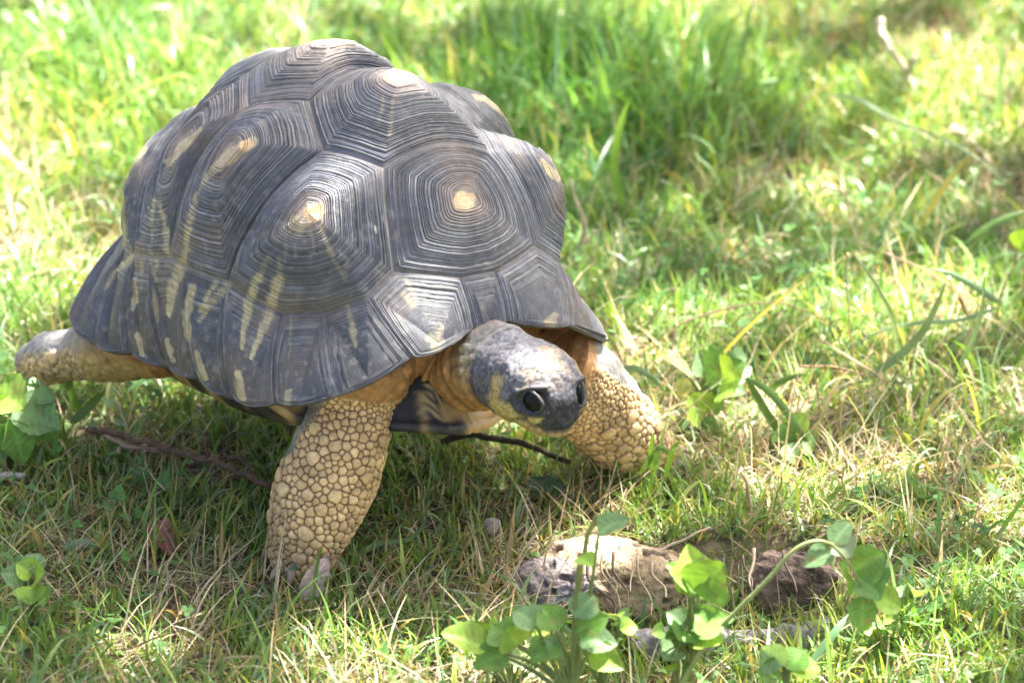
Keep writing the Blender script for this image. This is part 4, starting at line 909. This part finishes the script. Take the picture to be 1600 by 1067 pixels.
# foreground plants, out of focus
weed('tall foreground weed with a straight yellow stem in front of the stone', (893, 1090, -.60), [
 (905,870,925,885,.014,LY,0,-.01),(935,835,985,810,.020,LB,.01,.01),(880,960,700,985,.0,LG,0,0)][:2] + [
 (760,1015,688,990,.024,LY,.0,0),(800,1000,770,975,.024,LG,0,.01),(840,980,805,950,.022,LB,0,.01),(870,985,845,945,.022,LG,0,.01),(900,965,930,930,.022,LB,0,.01),(900,985,950,960,.024,LG,0,0),
 (905,1005,965,1005,.022,LB,0,0),(870,1010,830,1035,.024,LG,0,-.01),(790,1020,740,1045,.022,LG,0,-.01),(920,1020,975,1045,.020,LY,0,-.01),(850,1000,880,1030,.02,LB,0,0),(810,1010,790,980,.022,LY,0,0)], seed=11, stem_r=.0018, serr=.03)
straw([(893,1095),(900,1000),(906,900),(918,840),(935,800)], (-.60, -.57), .0019, (.26, .28, .08), 'straight yellow green stem rising in front of the stone', 'plant_stem', 'stem', 8, M_stem, taper=.8)
weed('foreground weed with large rounded bright leaves beside the grey branch', (1075, 1060, -.58), [
 (1085,930,1075,850,.030,LY,0,.01),(1090,925,1132,880,.036,(.15,.29,.045),-.01,-.01),(1080,925,1040,878,.018,LG,0,0),(1090,935,1100,870,.026,LB,-.005,.0),
 (1080,985,1145,965,.026,LG,-.01,-.01),(1070,985,1040,955,.022,LB,0,0),(1075,990,1060,1000,.022,LG,-.01,-.02),(1085,1000,1130,1000,.024,LY,-.01,-.02),(1060,1010,1035,1030,.02,LB,0,-.01),(1085,960,1110,985,.022,LG,-.01,-.01)], seed=12, serr=.02, stem_r=.0018)
aw = weed('foreground weed on an arching pale stem hanging over the grey branch', (1055, 1085, -.60), [
 (1300,850,1330,815,.016,LB,.02,.03),(1300,860,1255,885,.016,LB,.02,.01),(1310,880,1325,930,.022,LG,.02,.02),(1335,890,1385,865,.026,LG,.02,.02),(1345,900,1375,935,.030,(.10,.22,.06),.02,.01),(1350,930,1345,985,.018,LG,.02,.01),(1365,930,1410,950,.020,LY,.02,.02),(1310,850,1330,870,.02,(.26,.32,.2),.02,.01)], seed=13, stems=False, serr=.04)
for pts, r0 in (([(1055,1085),(1100,1010),(1150,955),(1200,905),(1240,860),(1275,845),(1305,852)], .0017), ([(1300,850),(1330,885),(1350,930),(1355,950)], .0010)):
    P = spline(px_path(pts, -.60, -.58), 40); v, f = tube(P, np.linspace(r0, r0 * .7, 40), 8); mesh('stem', v, f, M_stem, aw, cols=vcol(v, (.26, .32, .12), 2))
weed('low foreground weed with rounded leaves in the bottom right part', (1230, 1075, -.56), [
 (1225,1040,1190,1010,.022,LB,0,.01),(1230,1045,1260,1015,.022,LG,0,.01),(1235,1050,1285,1045,.022,LY,0,0),(1220,1055,1180,1050,.020,LG,0,0)], seed=14, serr=.03)
def filler(px0, px1, py0, py1, n, Y, label, seed):
    r = np.random.default_rng(seed); L_ = []
    for k in range(n):
        bx, by = r.uniform(px0, px1), r.uniform(py0, py1); a = r.uniform(-.4, 3.5); ln = r.uniform(14, 30)
        L_.append((bx, by, bx + ln * math.cos(a), by - ln * .6 * math.sin(a), r.uniform(.009, .016), tuple(np.array([LG, LY, LB][k % 3]) * r.uniform(.7, 1.1)), r.uniform(-.02, .02), r.uniform(-.02, .02)))
    weed(label, ((px0 + px1) / 2, py1 + 30, Y), L_, seed=seed, stem_r=.0009, serr=.03)
filler(735, 860, 965, 1050, 16, -.57, 'low bushy foreground weed with many small leaves at the bottom, left of the yellow stem', 61)
filler(895, 985, 940, 1045, 14, -.57, 'low bushy foreground weed with many small leaves right of the yellow stem', 62)
filler(1010, 1110, 985, 1050, 10, -.58, 'small leaved foreground weed at the foot of the large leaved one', 63)
filler(1340, 1440, 930, 1010, 9, -.50, 'small leaved foreground weed under the hanging leaves', 64)
# blurred weeds far behind
for i, (px, py, sc, c_, lb) in enumerate([(215,170,1.0,LP,'pale leafy weed in the sunlit blur at the upper left'), (175,70,.9,LY,'bright broad leaf weed near the top left corner'), (300,120,.8,LY,'yellow green weed in the sun left of the shell top'), (290,40,.8,LP,'pale weed at the top edge left of the shell'),
        (1290,40,1.1,LB,'blue green broad leaf weed at the top edge right of centre'), (1270,70,.8,LG,'darker leaf weed beneath the blue green one at the top'), (985,465,.8,LG,'low broad leaf weed right of the shell rim'), (1020,445,.7,LB,'small bluish weed in the lawn right of the shell rim'),
        (1370,765,.7,LB,'small low weed on the lower right lawn'), (1450,775,.7,LG,'small bluish green weed at lower right beside another'), (1215,150,.7,LG,'small weed in the tall grass at the upper right')]):
    Y = yb(px, py + 18); r = np.random.default_rng(500 + i); L_ = []
    for k in range(6):
        a = k * 1.05 + r.random(); rr = (22 + 14 * r.random()) * sc; L_.append((px + 5 * math.cos(a), py + 3 * math.sin(a), px + rr * math.cos(a), py + rr * .55 * math.sin(a) - 4, .017 * sc, tuple(np.array(c_) * r.uniform(.8, 1.2)), 0, -.02 * math.sin(a)))
    weed(lb, (px, py + 18, Y), L_, seed=20 + i)
# ------------------------------------------------------------------ fallen leaves and bits
def fallen(name, label, cat, b, t, Y0, Y1, wd, c_, up=(0, -.4, 1), seed=0, curl=.4):
    P0, P1 = at(b[0], b[1], Y0), at(t[0], t[1], Y1)
    v, f, sh = leaf_geo(P0, P1, wd, up=up, seed=seed, serr=.03, droop=curl, fold=.25, cup=.5)
    o = mesh(name, v, f, M_deadleaf, cols=np.array(c_) * sh * (.7 + .6 * fbm(v, 150, seed)[:, None]), origin=P0); return tag(o, label, cat)
fallen('dead_leaf', 'curled reddish brown dead leaf on the lower left lawn', 'dead leaf', (236, 826), (268, 868), yb(236, 845) - .005, yb(268, 875) - .01, .020, (.21, .075, .055), seed=91, curl=.9)
fallen('dead_leaf', 'grey brown dead leaf propped against the toes of the near forefoot', 'dead leaf', (470, 938), (514, 868), yb(478, 935) - .01, yb(478, 935) + .012, .017, (.46, .36, .32), up=(.3, -.8, .6), seed=92, curl=.5)
fallen('dead_leaf', 'small pale dead leaf in the shade right of the near forefoot', 'dead leaf', (760, 826), (782, 812), yb(765, 835), yb(782, 835), .012, (.55, .46, .42), up=(0, -1, .6), seed=93)
fallen('petal', 'small pinkish petal stuck low on the scaly far foreleg', 'petal', (972, 698), (986, 684), -.272, -.272, .009, (.68, .48, .40), up=(0, -1, .6), seed=94, curl=.1)
fallen('grass_fragment', 'tiny white fragment lying on the front of the shell', 'fragment', (586, 352), (588, 366), -.47, -.472, .0013, (.8, .8, .72), up=(0, -1, .4), seed=95, curl=0)
# ------------------------------------------------------------------ stones and branch
def rock(name, label, cat, c0, r, cA, cB, seed, rot=0, pits=.9, nu=110, nv=150, m=None):
    v, f = ellipsoid(np.zeros(3), np.ones(3), np.eye(3), nu, nv); d = unit(v)
    v = np.sign(v) * np.abs(v) ** .75; n = fbm(d, 1.8, seed)[:, None]; v = v * (.78 + .5 * n)
    v = v * np.asarray(r); v = v @ Rz(rot).T
    q = v + np.asarray(c0); h = (fbm(q, 45, seed + 1) - .5) * .010 - pits * .006 * sst(vnoise(q, 150, seed + 2), .66, .85) + (fbm(q, 220, seed + 5) - .5) * .003
    q = q + d * h[:, None]; k = sst(fbm(q, 50, seed + 3), .4, .6)[:, None]
    c = (np.array(cA) * (1 - k) + np.array(cB) * k) * (1 - .6 * pits * sst(vnoise(q, 150, seed + 2), .62, .8)[:, None])
    return tag(mesh(name, q, f, m or M_rock, cols=c, origin=c0), label, cat)
rock('stone', 'pale tan pitted stone half sunk in the earth bank at the lower right', 'stone', at(955, 912, -.395), (.056, .028, .026), (.42, .31, .19), (.50, .38, .26), 31, .05)
rock('stone', 'dark grey rough stone at the left end of the pale pitted one', 'stone', at(866, 922, -.415), (.026, .022, .020), (.12, .12, .14), (.32, .27, .26), 33, .3)
rock('stone', 'dark brown lump of earth and stone right of the pale pitted one', 'stone', at(1238, 920, -.395), (.030, .02, .024), (.13, .09, .07), (.22, .16, .12), 35, -.1)
def branch():
    P = spline(px_path([(985,975),(1030,970),(1070,973),(1150,972),(1230,982),(1330,990)], -.462, -.455), 70); r = .0115 + .009 * (fbm(P, 30, 4) - .5) * 2
    P[:, 2] = np.minimum(P[:, 2], -.018)
    v, f = tube(P, r, 20); q = v; c = np.array([.24, .22, .22]) * (.3 + 1.3 * fbm(q, 90, 3)[:, None])
    T = np.repeat(np.arange(70), 20); v = v + (np.stack([fbm(v, 120, 1), fbm(v, 120, 2), fbm(v, 120, 3)], -1) - .5) * .008
    return tag(mesh('fallen_branch', v, f, M_wood, cols=c, origin=P[0]), 'weathered grey branch lying across the lower right foreground', 'branch')
branch()
rs = np.random.default_rng(77); roots_ = []
for i in range(16):      # roots and straws hanging over the bank
    u = [905,925,938,950,962,985,1000,1020,1045,1062,1130,1150,1165,1180,1205,1222,1300,1120,1085,1190][i] + rs.normal(0, 4); y0 = 855 + rs.random() * 30; ln = 45 + rs.random() * 55; s_ = rs.normal(18, 14)
    P = spline(px_path([(u, y0), (u + s_ * .1 + rs.normal(0, 2), y0 + ln * .35), (u + s_ * .9 + rs.normal(0, 3), y0 + ln * .7), (u + s_, y0 + ln)], -.418, -.452), 12)
    v, f = tube(P, np.linspace(.0011, .0005, 12) * rs.uniform(.6, 1.3), 6)
    rk = rs.random() < .6; o = mesh('hanging_root', v, f, M_straw, cols=vcol(v, (.46, .36, .24) if rk else (.16, .11, .08), i), origin=P[0]); roots_.append((u, o, rk))
ORD = 'first second third fourth fifth sixth seventh eighth ninth tenth eleventh twelfth thirteenth fourteenth fifteenth sixteenth'.split()
for i, (u, o, rk) in enumerate(sorted(roots_, key=lambda q: q[0])):
    tag(o, ('pale' if rk else 'dark') + ' dry root hanging over the earth bank, ' + ORD[i] + ' from the left', 'root', 'dry roots hanging over the earth bank')
straw([(915,935),(950,902),(1010,870),(1060,845),(1110,822)], (-.42, -.36), .0016, (.52, .42, .30), 'long dry stalk slanting up right over the pale stone')

# ------------------------------------------------------------------ the tree whose shade falls on the lawn
s1 = unit(np.cross(SUN, (0, 0, 1))); s2 = np.cross(s1, SUN)
def sp(P): return np.stack([P @ s1, P @ s2], -1)
gaps = []  # crown leaves are cleared along these sun lines to place the light patches
def gap(px, py, rx, ry, soft=.0, P=None):
    c0 = gnd(px, py, .02) if P is None else P
    ex = sp(gnd(px + rx, py, .02)) - sp(gnd(px, py, .02)); ey = sp(gnd(px, py - ry, .02)) - sp(gnd(px, py, .02))
    gaps.append((sp(c0), np.linalg.inv(np.column_stack([ex, ey])), soft))
for a in [(170,40,420,190,.04),(520,20,220,60,.15),(1080,10,140,75,.05),(900,40,100,50,.4),(1520,130,120,80,.2),(1440,440,190,62,.2),(1560,470,100,50,.35),(245,725,150,45,.08),(470,925,130,40,.2),(985,825,95,42,.08),(1260,788,100,28,.12),(110,845,110,50,.5),(950,900,130,45,.35),(300,960,150,45,.5),(70,400,110,70,.35),(40,480,60,40,.4),(30,600,60,60,.45),(700,990,140,40,.5),(1350,560,200,60,.55),(1500,880,160,90,.5),(560,1010,420,60,.45),(1250,1010,300,70,.5),(150,960,160,70,.45),(1130,720,160,60,.5),(1350,690,200,60,.55)]: gap(*a)
gap(725, 315, 34, 34, .35, bw(P_('AV1'))); gap(480, 335, 34, 30, .35, bw(P_('AC1'))); gap(525, 70, 40, 30, .3, bw(P_('AV3')))
gap(545, 720, 45, 80, .4, at(545, 720, -.40)); gap(950, 630, 70, 60, .5, at(950, 630, -.28)); pass
def make_tree():
    cen = SUN * 4.4; r = np.random.default_rng(5); n = 44000
    a = r.normal(0, 1, (n, 3)); a = unit(a) * (r.random(n) ** (1 / 3))[:, None]
    cen2 = cen + np.array([.1, -.2, 0]); P = cen2 + a * np.array([3.6, 3.6, .8])
    clump = fbm(P, 1.6, 90); P = P[clump > .40]; n = len(P)
    q = sp(P); tc_ = sp(bw((0, 0, .25))); dn = np.hypot((q[:, 0] - tc_[0]) / .30, (q[:, 1] - tc_[1]) / .26)
    tg_ = sp(gnd(760, 700, .02)); dg_ = np.hypot((q[:, 0] - tg_[0]) / .25, (q[:, 1] - tg_[1]) / .15)
    hd_ = sp(HB * .5 + HT * .5); dh_ = np.hypot(q[:, 0] - hd_[0], q[:, 1] - hd_[1]) / .13
    keep = r.random(n) < np.where((dn < 1.12) | (dg_ < 1) | (dh_ < 1), 1.0, .34)      # full leaf cover set in the sun's path to shade shell, head and belly ground
    for c0, Mi, soft in gaps:
        d = (q - c0) @ Mi.T; rr = np.hypot(d[:, 0], d[:, 1]) + (vnoise(np.column_stack([q * 9, 0 * q[:, 0]]), 1, 4) - .5) * .5
        keep &= ~((rr < 1) & (r.random(n) > soft))
    P = P[keep]; n = len(P); sz = r.uniform(.045, .085, n); nrm = unit(r.normal(0, .6, (n, 3)) + [0, 0, 1]); t_ = unit(np.cross(nrm, r.normal(0, 1, (n, 3)))); b_ = np.cross(nrm, t_)
    V = np.stack([P - t_ * sz[:, None], P + b_ * sz[:, None] * .42, P + t_ * sz[:, None], P - b_ * sz[:, None] * .42], 1).reshape(-1, 3)
    F = np.arange(n * 4).reshape(-1, 4); base = np.array([4.2, 4.2, 0])
    T = empty('tree', base, 'leafy tree outside the frame whose crown dapples the lawn with shade', 'tree')
    v, f = tube(spline(np.array([base, base + [.1, -.1, 1.3], base + [.5, -.6, 2.6], cen + [-.6, .9, 0]]), 20), np.linspace(.17, .07, 20), 14); mesh('trunk', v, f, M_bark, T)
    for k in range(6):
        a_ = k * 1.05; e = cen2 + np.array([math.cos(a_) * 2.8, math.sin(a_) * 2.8, .3]); m_ = sp(e)
        v, f = tube(spline(np.array([base + [.5, -.6, 2.6], (base + [.5, -.6, 2.6] + e) / 2 + [0, 0, .3], e]), 12), np.linspace(.05, .012, 12), 8); mesh('limb', v, f, M_bark, T)
    o = mesh('crown', V, F, M_crown, T, smooth=False); tag(o, kind='stuff')
make_tree()
